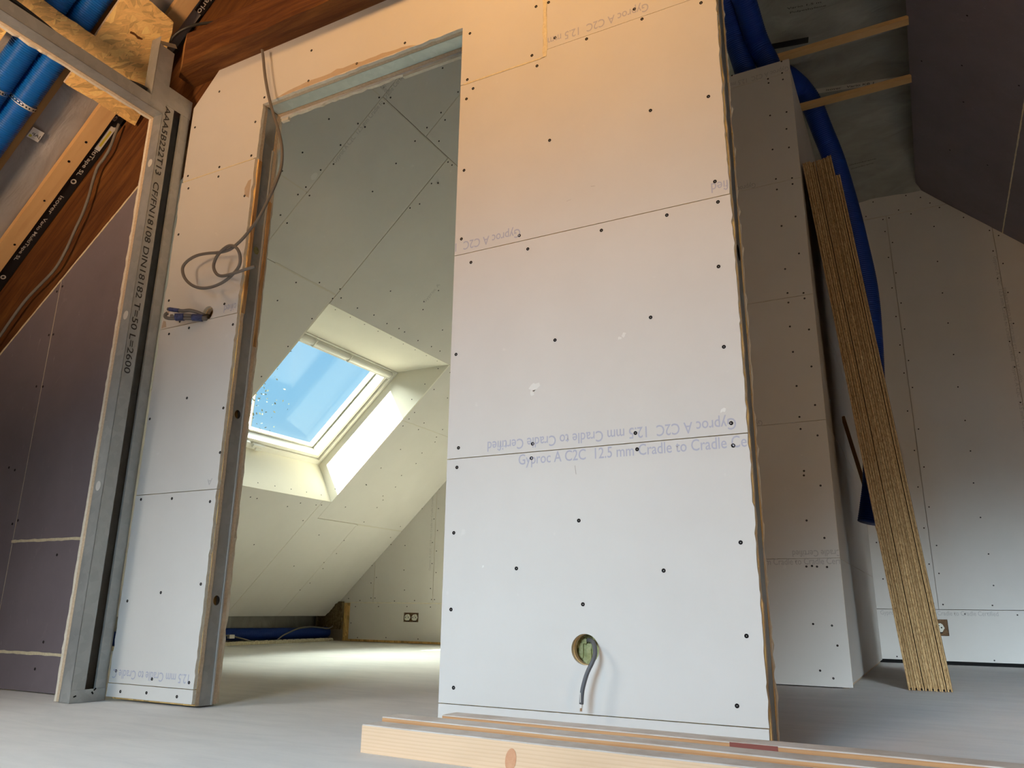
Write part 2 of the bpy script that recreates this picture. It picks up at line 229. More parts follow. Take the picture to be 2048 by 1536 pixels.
def chip_fn(nt, b):
    oi = nt.nodes.new('ShaderNodeObjectInfo'); ml = nt.nodes.new('ShaderNodeMath'); ml.operation = 'MULTIPLY'; ml.inputs[1].default_value = 37
    nt.links.new(oi.outputs['Random'], ml.inputs[0])
    def off(v):
        ad = nt.nodes.new('ShaderNodeVectorMath'); ad.operation = 'ADD'; nt.links.new(v, ad.inputs[0]); nt.links.new(ml.outputs[0], ad.inputs[1]); return ad.outputs[0]
    a = nz(nt, off(coords(nt, (260, 200, 75))), 1, 3, .7)
    s = nz(nt, off(coords(nt, (330, 60, .7))), 1, 1, .5)
    c = ramp(nt, a, [(.30, (.13,.070,.025)), (.46, (.36,.22,.095)), (.60, (.50,.335,.16)), (.76, (.60,.44,.25))])
    base(nt, b, mix(nt, ramp(nt, s, [(.36, (.65,.65,.65)), (.52, (0,0,0))]), c, (.19,.105,.04)))
    bump(nt, b, a, .5, .002)
CHIP = M('chipboard', rough=.85, fn=chip_fn)
def floor_fn(nt, b):
    v = coords(nt)
    n1 = nz(nt, v, 1.1, 8, .62, .4); n2 = nz(nt, coords(nt, (1.2, 5, 1), (0,0,.5)), 2.6, 8, .68, .8)
    c = mix(nt, .5, ramp(nt, n1, [(.3, (.62,.62,.605)), (.7, (.76,.755,.74))]), ramp(nt, n2, [(.3, (.57,.575,.57)), (.55, (.72,.715,.70)), (.75, (.79,.78,.76))]))
    sp = ramp(nt, nz(nt, coords(nt, (6, 22, 1), (0,0,.3)), 4, 3, .6), [(.72, (0,0,0)), (.78, (.45,.45,.45))])
    base(nt, b, mix(nt, sp, c, (.85,.84,.81))); bump(nt, b, n2, .12, .003)
SCREED = M('cement_screed', rough=.82, spec=.25, fn=floor_fn)
def foil_fn(c, ro):
    def f(nt, b):
        v = coords(nt); n = nz(nt, coords(nt, (2, 4, 2), (.2,.3,.5)), 2.2, 4, .5, .9)
        base(nt, b, ramp(nt, n, [(.3, tuple(q*.8 for q in c)), (.7, tuple(q*1.1 for q in c))]))
        b.inputs['Roughness'].default_value = ro; bump(nt, b, n, .9, .012)
    return f
FOIL = M('membrane_foil', spec=.6, fn=foil_fn((.33,.305,.285), .30))
FOILD = M('grey_membrane', spec=.5, fn=foil_fn((.30,.29,.25), .4))
TAPE = M('black_tape', (.012,.012,.013), .35, spec=.5)
TAPEP = M('white_print', (.62,.58,.52), .6)
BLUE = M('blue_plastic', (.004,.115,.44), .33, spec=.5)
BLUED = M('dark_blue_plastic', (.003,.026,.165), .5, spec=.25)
CABLE = M('grey_cable', (.105,.105,.112), .5, spec=.4)
CABLED = M('black_cable', (.030,.028,.026), .45, spec=.4)
CABLEL = M('light_grey_cable', (.17,.155,.13), .6)
COPPER = M('bare_copper', (.55,.36,.22), .4, metal=.6)
SHEATH = M('inner_sheath', (.74,.70,.64), .7)
BTAPE = M('blue_tape', (.035,.045,.13), .45, fn=rough_fn((.015,.018,.05), (.07,.085,.22), 90, .6, .002))
SCREW = M('black_screw', (.007,.005,.005), .65, spec=.15)
INK = M('grey_blue_ink', (.445,.445,.52), .8)
INKD = M('faint_grey_ink', (.47,.45,.43), .8)
INKB = M('black_dot_ink', (.05,.048,.045), .7)
WHITEP = M('white_lacquer', (.78,.76,.70), .35, spec=.5)
GREYP = M('pale_grey_plastic', (.62,.61,.57), .4, spec=.5)
SEAL = M('grey_seal', (.22,.22,.21), .6)
SOCK = M('white_socket_plastic', (.70,.68,.58), .45)
BOXP = M('brown_socket_box', rough=.8, fn=rough_fn((.07,.038,.018), (.24,.14,.07), 160, .4))
BLACK = M('black_hole', (.006,.006,.006), .9)
YEL = M('yellow_print', (.55,.47,.06), .5)
PLAINW = M('plain_wall', (.42,.36,.29), .9)
ROOFM = M('roof_boards', rough=.9, fn=rough_fn((.22,.14,.08), (.30,.20,.12), 6, .3))
def glass():
    m = bpy.data.materials.new('window_glass'); m.use_nodes = True; nt = m.node_tree
    nt.nodes.remove(nt.nodes['Principled BSDF'])
    t = nt.nodes.new('ShaderNodeBsdfTransparent'); g = nt.nodes.new('ShaderNodeBsdfGlossy'); g.inputs['Roughness'].default_value = 0
    lw = nt.nodes.new('ShaderNodeLayerWeight'); lw.inputs[0].default_value = .5
    pw = nt.nodes.new('ShaderNodeMath'); pw.operation = 'POWER'; pw.inputs[1].default_value = 6.0
    nt.links.new(lw.outputs['Facing'], pw.inputs[0])
    fr = nt.nodes.new('ShaderNodeMapRange'); fr.inputs[3].default_value = .009; fr.inputs[4].default_value = 1.0
    nt.links.new(pw.outputs[0], fr.inputs[0])
    t.inputs[0].default_value = (.96,.985,.985,1)
    x = nt.nodes.new('ShaderNodeMixShader'); o = nt.nodes['Material Output']
    nt.links.new(fr.outputs[0], x.inputs[0]); nt.links.new(t.outputs[0], x.inputs[1]); nt.links.new(g.outputs[0], x.inputs[2])
    nt.links.new(x.outputs[0], o.inputs[0]); return m
GLASS = glass()

# ------------------------------------------------------------------ building helpers (all shapes are given in metres in room space)
ORG = {}
def empty(name, loc, label=None, cat=None, group=None, kind=None):
    o = bpy.data.objects.new(name, None); COL.objects.link(o); o.location = loc; o.empty_display_size = .1
    ORG[o.name] = Vector(loc); tag(o, label, cat, group, kind); return o
def tag(o, label=None, cat=None, group=None, kind=None):
    for k, v in (('label', label), ('category', cat), ('group', group), ('kind', kind)):
        if v: o[k] = v
    return o
class MB:
    """a growing mesh; build() links it as one object"""
    def __init__(s): s.v, s.f, s.m = [], [], []
    def add(s, vs, fs, m=0):
        n = len(s.v); s.v += [Vector(q) for q in vs]
        for k, f in enumerate(fs): s.f.append([n+i for i in f]); s.m.append(m[k] if isinstance(m, list) else m)
        return s
    def box(s, a, b, m=0):
        (x0,y0,z0), (x1,y1,z1) = a, b
        return s.add([(x0,y0,z0),(x1,y0,z0),(x1,y1,z0),(x0,y1,z0),(x0,y0,z1),(x1,y0,z1),(x1,y1,z1),(x0,y1,z1)],
              [(0,3,2,1),(4,5,6,7),(0,1,5,4),(1,2,6,5),(2,3,7,6),(3,0,4,7)], m)
    def obox(s, fr, a, b, m=0):
        t = MB().box(a, b); O, U, V, N = fr
        return s.add([O+U*q.x+V*q.y+N*q.z for q in t.v], t.f, m)
    def poly(s, out, holes, t, fr, mf=0, me=1):
        O, U, V, N = fr; loops = [list(out)] + [list(h) for h in holes]
        flat = [p for l in loops for p in l]
        tris = tessellate_polygon([[Vector((p[0], p[1], 0)) for p in l] for l in loops])
        n = len(flat)
        vs = [O+U*p[0]+V*p[1] for p in flat] + [O+U*p[0]+V*p[1]+N*t for p in flat]
        fs = [tuple(x) for x in tris] + [tuple(n+i for i in reversed(x)) for x in tris]; ms = [mf]*len(fs)
        k = 0
        for l in loops:
            for i in range(len(l)):
                j = (i+1) % len(l); fs.append((k+i, k+j, n+k+j, n+k+i)); ms.append(me)
            k += len(l)
        return s.add(vs, fs, ms)
    def tube(s, pts, r, seg=12, m=0, caps=True, smooth=6):
        P = spline(pts, smooth) if smooth > 1 else [Vector(p) for p in pts]
        L = 0; up = None; rings = []
        for i, p in enumerate(P):
            d = (P[min(i+1, len(P)-1)] - P[max(i-1, 0)]).normalized()
            if up is None: up = d.orthogonal().normalized()
            up = (up - d*up.dot(d)).normalized(); w = d.cross(up)
            if i: L += (p-P[i-1]).length
            q = r(L) if callable(r) else r
            rings.append([p + up*(q*math.cos(2*math.pi*k/seg)) + w*(q*math.sin(2*math.pi*k/seg)) for k in range(seg)])
        vs = [v for g in rings for v in g]; fs = []
        for i in range(len(rings)-1):
            for k in range(seg):
                j = (k+1) % seg; fs.append((i*seg+k, i*seg+j, (i+1)*seg+j, (i+1)*seg+k))
        if caps: fs += [tuple(reversed(range(seg))), tuple((len(rings)-1)*seg+k for k in range(seg))]
        return s.add(vs, fs, m)
    def build(s, name, mats, parent=None, origin=None, smooth=False):
        mats = mats if isinstance(mats, (list, tuple)) else [mats]
        if parent is not None: o0 = ORG[parent.name]
        if origin is None:
            if parent is not None: origin = o0
            else:
                xs = [v.x for v in s.v]; ys = [v.y for v in s.v]; zs = [v.z for v in s.v]
                origin = Vector(((min(xs)+max(xs))/2, (min(ys)+max(ys))/2, min(zs)))
        origin = Vector(origin)
        me = bpy.data.meshes.new(name); me.from_pydata([v-origin for v in s.v], [], s.f)
        for m in mats: me.materials.append(m)
        for p, k in zip(me.polygons, s.m): p.material_index = k; p.use_smooth = smooth
        bm = bmesh.new(); bm.from_mesh(me); bmesh.ops.recalc_face_normals(bm, faces=bm.faces); bm.to_mesh(me); bm.free()
        o = bpy.data.objects.new(name, me); COL.objects.link(o)
        if parent is not None: o.parent = parent; o.location = origin - o0
        else: o.location = origin
        ORG[o.name] = origin; return o
def spline(pts, n=6):
    P = [Vector(p) for p in pts]; out = []
    for i in range(len(P)-1):
        a, b, c, d = P[max(i-1,0)], P[i], P[i+1], P[min(i+2, len(P)-1)]
        for k in range(n):
            t = k/n
            out.append(.5*((2*b) + (c-a)*t + (2*a-5*b+4*c-d)*t*t + (3*b-a-3*c+d)*t**3))
    return out + [P[-1]]
def resample(pts, step):
    P = spline(pts, 24); out = [P[0]]; acc = 0
    for a, b in zip(P, P[1:]):
        d = (b-a).length; t = step-acc
        while t <= d: out.append(a+(b-a)*(t/d)); t += step
        acc = (acc+d) % step
    return out
def corrugated(pts, r, pitch, depth, seg=24):
    f = lambda L: r - depth*(.5-.5*math.cos(2*math.pi*L/pitch))**1.6
    return MB().tube(resample(pts, pitch/5), f, seg, smooth=1)
def rag(pts, flags, amp=.003, step=.02, bite=.0):
    """outline whose flagged edges are broken raggedly"""
    out = []
    for i, p in enumerate(pts):
        q = pts[(i+1) % len(pts)]; out.append(p)
        if flags[i]:
            dx, dy = q[0]-p[0], q[1]-p[1]; L = math.hypot(dx, dy); n = max(2, int(L/step))
            for k in range(1, n):
                a = random.gauss(0, amp); a = max(-2.2*amp, min(2.2*amp, a)) + (bite if random.random() < .06 else 0)
                t = (k+random.uniform(-.3,.3))/n
                out.append((p[0]+dx*t-dy/L*a, p[1]+dy*t+dx/L*a))
    return out
def rect(u0, v0, u1, v1): return [(u0,v0),(u1,v0),(u1,v1),(u0,v1)]
def circle(u, v, r, n=32, ry=None): return [(u+r*math.cos(2*math.pi*k/n), v+(ry or r)*math.sin(2*math.pi*k/n)) for k in range(n)]
def inside(p, poly):
    c = False
    for i in range(len(poly)):
        a, b = poly[i], poly[i-1]
        if (a[1] > p[1]) != (b[1] > p[1]) and p[0] < (b[0]-a[0])*(p[1]-a[1])/(b[1]-a[1])+a[0]: c = not c
    return c
X, Y, Z = Vector((1,0,0)), Vector((0,1,0)), Vector((0,0,1))

# one countersunk screw head, copied for every screw
def screw_mesh():
    me = bpy.data.meshes.new('screw'); bm = bmesh.new()
    r = [(.0047, .0), (.0047, .0007), (.0036, .0009), (.0030, .0005)]
    rings = [[bm.verts.new((q*math.cos(2*math.pi*k/14), q*math.sin(2*math.pi*k/14), z)) for k in range(14)] for q, z in r]
    for a, b in zip(rings, rings[1:]):
        for k in range(14): bm.faces.new((a[k], a[(k+1)%14], b[(k+1)%14], b[k]))
    c = bm.verts.new((0,0,-.0002))
    for k in range(14): bm.faces.new((rings[-1][k], rings[-1][(k+1)%14], c))
    bm.to_mesh(me); bm.free(); me.materials.append(SCREW); return me
SCREW_ME = screw_mesh()
def put_screw(board, fr, u, v, k=1.0):
    O, U, V, N = fr; o = bpy.data.objects.new('screw', SCREW_ME); COL.objects.link(o)
    o.parent = board; o.location = O+U*u+V*v - ORG[board.name]
    z = -N; x = U.normalized(); y = z.cross(x)
    rot = random.uniform(0, 3); x, y = x*math.cos(rot)+y*math.sin(rot), -x*math.sin(rot)+y*math.cos(rot)
    o.rotation_euler = Matrix((x, y, z)).transposed().to_euler(); o.scale = (k, k, 1)
def put_screws(boards, fr, pts, k=1.0):
    for p in pts:
        b = next((b for b, ol in boards if inside(p, ol)), None)
        if b is None:
            b = min(boards, key=lambda q: min((p[0]-w[0])**2+(p[1]-w[1])**2 for w in q[1]))[0]
        put_screw(b, fr, p[0], p[1], k)

def writing(text, parent, O, U, V, width, cap, mat, name='printed_text', clip=(), lift=.0004, depth=0):
    """flat lettering lying on a surface: starts at O, runs along U, letter tops towards V; clip = list of (point, normal) kept sides"""
    cu = bpy.data.curves.new('lettering', 'FONT'); cu.body = text; cu.size = 1; cu.resolution_u = 3; cu.offset = .006
    tmp = bpy.data.objects.new('lettering', cu); COL.objects.link(tmp); bpy.context.view_layer.update()
    me = bpy.data.meshes.new_from_object(tmp.evaluated_get(bpy.context.evaluated_depsgraph_get()))
    bpy.data.objects.remove(tmp); bpy.data.curves.remove(cu)
    xs = [v.co.x for v in me.vertices]; w = max(xs)-min(xs); x0 = min(xs)
    N = U.cross(V); sx = width/w; sy = cap/.69
    bm = bmesh.new(); bm.from_mesh(me)
    for v in bm.verts: v.co = O + U*((v.co.x-x0)*sx) + V*(v.co.y*sy) + N*lift
    for p, n in clip:
        bmesh.ops.bisect_plane(bm, geom=bm.verts[:]+bm.edges[:]+bm.faces[:], plane_co=p, plane_no=-Vector(n), clear_inner=False, clear_outer=True)
    o0 = ORG[parent.name] if parent is not None else O
    for v in bm.verts: v.co -= o0
    bm.to_mesh(me); bm.free(); me.materials.clear(); me.materials.append(mat)
    o = bpy.data.objects.new(name, me); COL.objects.link(o); o.parent = parent; ORG[o.name] = o0
    return o
LINE = 'Gyproc A C2C  12.5 mm Cradle to Cradle Certified'
LW, LCAP = .648, .0265

# ------------------------------------------------------------------ setting: floor, outer shell
fl = MB().box((-5.2,-4.7,-.12), (5.0,4.1,0)).build('floor', SCREED); tag(fl, kind='structure')
F_FRONT = (Vector((0,0,0)), X, Z, Y)                      # the partition with the doorway, seen face y = 0
NSL = Vector((-.943,0,1)).normalized()
U_SL = Vector((1,0,.943)).normalized(); KS = math.sqrt(1+.943**2)
def slope_frame(off): return (Vector((0,0,off)), U_SL, Y, NSL)   # u = x*KS, v = y
def SX(x): return x*KS
# outer roof and gable walls, so that outdoor light comes in only through the bedroom skylight
tag(MB().poly(rect(SX(-4.9), -4.7, SX(.45), 4.15), [rect(SX(-3.04), 1.49, SX(-2.28), 2.87)], .05, slope_frame(4.26), 0, 0).build('roof_left', ROOFM), kind='structure')
NR = Vector((1,0,1)).normalized(); V_R = Vector((1,0,-1)).normalized()
F_R = lambda off: (Vector((off-3.221,0,3.221)), Y, V_R, NR)
tag(MB().poly(rect(-4.7, -2.2, 4.15, 4.9), [], .05, F_R(5.10), 0, 0).build('roof_right', ROOFM), kind='structure')
GABLE = [(-4.7,-.15),(5.15,-.15),(.44,4.68)]
tag(MB().poly(GABLE, [], .1, (Vector((0,3.99,0)), X, Z, Y), 0, 0).build('wall_outer', PLAINW), kind='structure')
tag(MB().poly(GABLE, [], .1, (Vector((0,-4.7,0)), X, Z, Y), 0, 0).build('wall_front', PLAINW), kind='structure')

# ------------------------------------------------------------------ the partition with the doorway
wc = empty('wall_center', (0,0,0), kind='structure')
XL, XJ, XR = -1.257, -.870, .797
ZH = 2.086
LOWHOLE = circle(.396, .2095, .0345); STRIPHOLE = circle(-1.018, 1.281, .026)
boards = []
def wboard(ol, flags=None, holes=(), amp=.0016, step=.018):
    if flags: ol = rag(ol, flags, amp, step)
    b = MB().poly(ol, list(holes), .0125, F_FRONT).build('plasterboard', [PAPER, GYPSUM], wc); boards.append((b, ol)); return b
G = .0011
R1, R2, R3, R4 = .070, .684, 1.286, 1.868
b_r1 = wboard(rect(0, .003, XR-.001, R1-G), (0,1,0,0), amp=.0008)
b_r2 = wboard(rect(0, R1+G, XR, R2-G), (0,1,0,0), [LOWHOLE], amp=.0011)
b_r3 = wboard(rect(.0, R2+G, XR, R3-G), (0,1,0,0), amp=.0013)
XV = .292
b_r4 = wboard([(0,R3+G),(XR-.002,R3+G),(XR-.002,1.8925),(XV,1.8925),(XV,R4),(0,R4)], (0,1,0,0,0,0), amp=.0011)
XV = .292
b_up = wboard([(XV+.006, 1.894), (XR+.004, 1.894), (XR+.004, 2.33), (XV+.006, 2.33)], (0,1,0,0))
b_hd = wboard([(XL+.004,1.859+.002),(XJ+.004,1.859+.002),(XJ+.004,ZH),(.0,ZH),(.0,R4+.0022),(XV-.006,R4+.0022),(XV-.006,2.33),(-1.128,2.33),(XL+.006,2.189)],
              (0,1,1,0,0,0,0,0,0), amp=.0014)
S1, S2, S3, S4 = .053, .654, 1.257, 1.857
b_s1 = wboard([(XL-.004,.012),(XJ+.001,.012),(XJ+.001,S1-G),(XL-.004,S1-G)], (0,1,0,1), amp=.001)
b_s2 = wboard(rect(XL, S1+G, XJ+.001, S2-G), (0,1,0,1), amp=.0013)
b_s3 = wboard(rect(XL+.002, S2+G, XJ, S3-G), (0,1,0,1), [], amp=.0013)
SH_LO = [p for p in STRIPHOLE]
b_s4 = wboard(rect(XL, S3+G, XJ-.002, S4), (0,1,0,1), [STRIPHOLE], amp=.0016)
put_screws(boards, F_FRONT, SCREWS_CENTER)
# torn paper along the door head and beside the jamb
def torn(parent, pts): return MB().poly(pts, [], .0002, (Vector((0,-.0003,0)), X, Z, Y), 0, 0).build('torn_paper', TORN, parent)
tp = [(-.80,ZH+.002)] + [(-.80+.62*k/22, ZH+.006+.026*max(0, math.sin(math.pi*k/22))**.8*random.uniform(.55,1)) for k in range(1, 22)] + [(-.18, ZH+.003)]
torn(b_hd, tp)
torn(b_s4, [(XJ-.012,1.70),(XJ-.035,1.715),(XJ-.038,1.745),(XJ-.024,1.772),(XJ-.010,1.775)])
torn(b_s4, [(XL+.004,S3+.004),(XL+.030,S3+.006),(XL+.024,S3+.028),(XL+.010,S3+.034)])
# pale scuffs and pencil marks on the big boards
SCUFF = M('pale_scuff', (.76,.75,.71), .9); PENCIL = M('pencil_line', (.42,.38,.34), .9)
def scuff(b, x, z, s, n=9):
    pts = []
    for k in range(n):
        a = 2*math.pi*k/n; r = s*random.uniform(.35,1); pts.append((x+r*math.cos(a)*1.2+.35*r*math.sin(a), z+r*math.sin(a)*1.1))
    MB().poly(pts, [], .0002, (Vector((0,-.0003,0)), X, Z, Y), 0, 0).build('pale_scuff', SCUFF, b)
for b_, x, z, s in ((b_r3,.262,.858,.016),(b_r3,.255,.842,.010),(b_r3,.512,.962,.008),(b_r3,.500,.955,.006),(b_r3,.745,.742,.007),(b_r2,.12,.40,.004)): scuff(b_, x, z, s)
for b_, x0_, z0_, x1_, z1_ in ((b_r2,.375,.640,.378,.618),(b_r4,.358,1.375,.372,1.377),(b_r4,.430,1.402,.442,1.400)):
    MB().poly([(x0_-.0006,z0_),(x1_-.0006,z1_),(x1_+.0008,z1_+.0008),(x0_+.0008,z0_+.0008)], [], .0002, (Vector((0,-.0003,0)), X, Z, Y), 0, 0).build('pencil_mark', PENCIL, b_)
# pale cut edges at the board joints
def bead(parent, pts, w, name='cut_edge', m=CUT, fr=F_FRONT, up=.0012):
    mb = MB(); O, U, V, N = fr
    for (a, b) in zip(pts, pts[1:]):
        d = Vector((b[0]-a[0], b[1]-a[1])); n = max(2, int(d.length/.02)); q = Vector((-d.y, d.x)).normalized()
        top, bot = [], []
        for k in range(n+1):
            p = Vector(a)+d*(k/n); s = w/2*random.uniform(.7,1.25); top.append(p+q*s); bot.append(p-q*w/2*random.uniform(.7,1.25))
        mb.poly([tuple(p) for p in bot+top[::-1]], [], up*2, (O-N*up, U, V, N), 0, 0)
    return mb.build(name, m, parent)
bead(b_hd, [(0.012,R4+.001),(XV-.012,R4+.001)], .005)
bead(b_hd, [(XV,1.870),(XV,2.328)], .013)
bead(b_hd, [(XL+.01,1.859),(XJ-.01,1.859)], .004)
# printed lines on the boards
cl_r = [(Vector((XR-.004,0,0)), (-1,0,0))]; cl_l = [(Vector((.002,0,0)), (1,0,0))]
writing(LINE, b_r3, Vector((.773,0,.7215)), -X, -Z, LW, LCAP, INK)
writing(LINE, b_r2, Vector((.218,0,.6535)), X, Z, LW, LCAP, INK, clip=cl_r)
writing(LINE, b_r4, Vector((.216,0,1.3255)), -X, -Z, LW, LCAP, INK, clip=cl_l)
writing(LINE, b_r4, Vector((.752+LW,0,1.3255)), -X, -Z, LW, LCAP, INK, clip=cl_r)
writing(LINE, b_up, Vector((.612,0,1.932)), -X, -Z, LW, LCAP, INK, clip=[(Vector((XV+.008,0,0)), (1,0,0))])
cl_s = [(Vector((XL+.012,0,0)), (1,0,0)), (Vector((XJ-.012,0,0)), (-1,0,0))]
writing(LINE, b_s2, Vector((-.683,0,.0945)), -X, -Z, LW, LCAP, INK, clip=cl_s)
writing(LINE, b_s4, Vector((-.938+LW,0,1.2955)), -X, -Z, LW, LCAP, INK, clip=cl_s)
writing('A C2C', b_s3, Vector((-.894,0,.690)), -X, -Z, .1, LCAP*.8, INKD, clip=[(Vector((XJ-.012,0,0)), (-1,0,0)), (Vector((-.915,0,0)), (1,0,0))])
# osb behind the boards, in front of and behind the studs
def wosb(y0, name, face, edge, t, inset=0):
    ol = rag([(XL+.012,.006),(XJ+.0022+inset,.006),(XJ+.0022+inset,ZH+.002),(-.001,ZH+.002),(-.001,.006),(XR+.001,.006),(XR+.001,2.326),(-1.13 if y0 < .05 else -1.02,2.326),(XL+.012,2.185 if y0 < .05 else 2.10)],
             (0,1,0,0,0,1,0,0,0), .0009, .03)
    hs = [circle(.397,.2095,.0340), circle(-1.016,1.281,.025)] if y0 < .05 else []
    return MB().poly(ol, hs, t, (Vector((0,y0,0)), X, Z, Y)).build(name, [face, edge], wc)
wosb(.0126, 'osb_sheet', OSB, OSBT, .0145)
wosb(.0785, 'osb_sheet', OSB, OSBT, .0145)
# brown layered cut edges of the osb at the jamb (middle boards of the wall)
MB().box((XJ+.004,.0128,1.262),(XJ+.0062,.0268,1.855)).box((XJ+.004,.0788,1.16),(XJ+.0062,.0928,1.72)).build('osb_layered_edge', OSBE, wc)
ol = rag([(XL,.006),(XJ-.001,.006),(XJ-.001,ZH-.006),(-.001,ZH-.006),(-.001,.006),(XR,.006),(XR,2.326),(-1.02,2.326),(XL,2.10)], (0,1,1,0,0,1,0,0,0), .002, .02)
MB().poly(ol, [], .0125, (Vector((0,.0931,0)), X, Z, Y)).build('plasterboard', [PAPER, GYPSUM], wc)
# white paper-edge stubs hanging at the head
MB().box((-.30,.0935,ZH-.016),(-.04,.1055,ZH-.006)).box((-.862,.0935,ZH-.02),(-.828,.1055,ZH-.006)).build('gypsum_stub', GYPSUM, wc)
# unseen panel above the beam, added to stop the warm lamp spilling past
MB().poly([(-.30,2.474),(XR,2.474),(XR,3.45),(-.30,3.45)], [], .10, (Vector((0,.004,0)), X, Z, Y)).build('plasterboard', [PAPER, GYPSUM], wc)
# metal: jamb stud with cable holes, head track, end stud, rear jamb
def stud_web(parent, x, face, y0, y1, z0, z1, holes, name='metal_stud', lip=.006, depth=.03, m=ZINC):
    """C stud whose web lies in a plane x = const and looks towards face (+1/-1)"""
    fr = (Vector((x,0,0)), Y, Z, -X*face)
    mb = MB().poly(rect(y0, z0, y1, z1), [circle(a, b, r, 20, r*1.15) for a, b, r in holes], .0008, fr, 0, 0)
    for y in (y0, y1-.0008): mb.obox(fr, (y, z0, 0), (y+.0008, z1, depth))
    return mb.build(name, m, parent)
st = stud_web(wc, XJ+.001, 1, .0275, .0775, .004, ZH, [(.050,1.512,.013),(.050,.911,.013),(.050,.311,.013)])
MB().box((XJ+.0012,.0712,.004),(XJ+.0032,.0774,1.93)).build('stud_lip', M('bright_steel_lip', (.72,.74,.75), .3, metal=.5), wc)
MB().box((XJ-.03,.03,1.49),(XJ-.006,.075,1.53)).build('insulation_tuft', WOOL, wc)
MB().box((XJ+.001,.028,1.94),(XJ+.0018,.0770,ZH)).build('track_end', ZINC, wc)
tr = MB().box((XJ+.004,.0275,ZH+.002),(0,.0775,ZH+.0028)).box((XJ+.004,.0275,ZH+.002),(0,.0283,ZH+.04)).box((XJ+.004,.0767,ZH+.002),(0,.0775,ZH+.04))
tr.build('head_track', ZINCG, wc)
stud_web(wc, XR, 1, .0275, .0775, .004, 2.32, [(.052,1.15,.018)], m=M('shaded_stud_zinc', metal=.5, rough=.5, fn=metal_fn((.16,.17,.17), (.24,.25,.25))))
MB().box((.003,.0275,.004),(.0045,.0775,ZH)).build('metal_stud', ZINC, wc)
# mineral wool seen inside the low hole
wl = MB()
for i in range(9):
    for j in range(9):
        a = .352+.011*i; b = .166+.011*j
        wl.box((a, .034+random.uniform(0,.012), b), (a+.0112, .06, b+.0112))
wl.build('mineral_wool', WOOL, wc)
for k in range(14):
    a = random.uniform(2.2, 5.0); r = random.uniform(.036,.047)
MB().poly(circle(.372,.222,.004,8),[], .0004,(Vector((0,-.0003,0)),X,Z,Y),0,0)

# ------------------------------------------------------------------ purple sound board wall left of the partition (same plane)
wl_ = empty('wall_left', (-1.9,0,0), kind='structure'); boards = []
zt = lambda x: 1.914+.813*(x+1.516)
def pboard(ol, flags=None):
    if flags: ol = rag(ol, flags, .002, .016)
    b = MB().poly(ol, [], .0125, F_FRONT).build('plasterboard', [PURPLE, GYPSUM], wl_); boards.append((b, ol)); return b
XE = -1.3435
pboard(rect(-3.7, .004, XE, .124)); pb = pboard(rect(-1.922, .130, XE, .514))
pboard([(-3.2,.130),(-1.926,.130),(-1.926,zt(-1.926)),(-3.2,zt(-3.2))], (0,0,1,0))
pboard([(-1.922,.520),(XE,.520),(XE,2.0),(-1.41,zt(-1.41)),(-1.922,zt(-1.922))], (0,0,0,1,0))
put_screws(boards, F_FRONT, SCREWS_LEFT)
bead(wl_, [(-1.93,.517),(XE-.002,.517)], .010); bead(wl_, [(-2.6,.127),(XE-.002,.127)], .010)
bead(wl_, [(-2.40,zt(-2.40)+.002),(-1.42,zt(-1.42)+.002)], .008)
MB().box((-2.6,.013,.004),(XE,.03,1.2)).build('osb_sheet', OSB, wl_)

# ------------------------------------------------------------------ metal frame of the side wall with its doorway (runs towards the camera)
mf = empty('metal_stud_frame', (-1.29,-.06,0), 'galvanised steel frame with printed stud left of the narrow board strip, header reaching upper left', 'metal frame')
XF, XB = -1.265, -1.315
def stud_flange(y0, y1, z0, z1, web_y, name='metal_stud'):
    mb = MB().box((XF-.0008,y0,z0),(XF,y1,z1)).box((XB,y0,z0),(XB+.0008,y1,z1))
    yl = y1 if web_y == y0 else y0
    mb.box((XF-.008,yl-.0004,z0),(XF,yl+.0004,z1))
    return mb
fr = (Vector((0,-.120,0)), X, Z, Y)
sA = stud_flange(-.120,-.0735,.002,2.166,-.120).poly(rect(XB,.002,XF,2.166), [], .0008, fr, 0, 0).build('metal_stud', ZINC, mf)
for z in (1.888,1.278,.672):
    d = MB().poly(circle(-1.2905, z, .0125, 18, .0165), [], .001, (Vector((0,-.1212,0)), X, Z, Y), 0, 0).build('cable_knockout', GREYP, mf)
fr0 = (Vector((0,-.0015,0)), X, Z, -Y)
sB = stud_flange(-.0385,-.001,.002,2.166,-.001).poly(rect(XB,.002,XF,2.166), [], .0008, fr0, 0, 0).build('metal_stud', ZINC, mf)
tb = MB().box((XB,-.1205,.0005),(XF+.0008,.0,.0015)).box((XF,-.1205,.0005),(XF+.001,.0,.038)).box((XB-.001,-.1205,.0005),(XB,.0,.038)).build('bottom_track', ZINC, mf)
for y, z, a in ((-.105,.020,.3), (-.047,.026,-.9), (-.040,.036,.7)):
    MB().obox((Vector((XF+.001,y,z)), Y*math.cos(a)+Z*math.sin(a), Z*math.cos(a)-Y*math.sin(a), X), (-.0045,-.0022,0), (.0045,.0022,.0008)).build('crimp_mark', BLACK, mf)
MB().box((XB,-.1195,2.2195),(XF+.0008,.001,2.2205)).box((XF,-.1195,2.140),(XF+.001,.001,2.2205)).box((XB-.001,-.1195,2.140),(XB,.001,2.2205)).build('top_track', ZINC, mf)
MB().box((XB-.0155,-.119,.003),(XB-.0012,0,2.20)).build('osb_sheet', [OSBT], mf)
MB().box((XB-.0012,-.119,.003),(XB-.0004,0,2.20)).build('osb_face', [OSB], mf)
ol = rag([(XB-.0285,.003),(XB-.0158,.003),(XB-.0158,2.10),(XB-.0285,2.10)], (0,0,0,1), .0014, .02)
MB().poly(ol, [], .117, (Vector((0,-.118,0)), X, Z, Y), 0, 0).build('plasterboard', GYPSUM, mf)
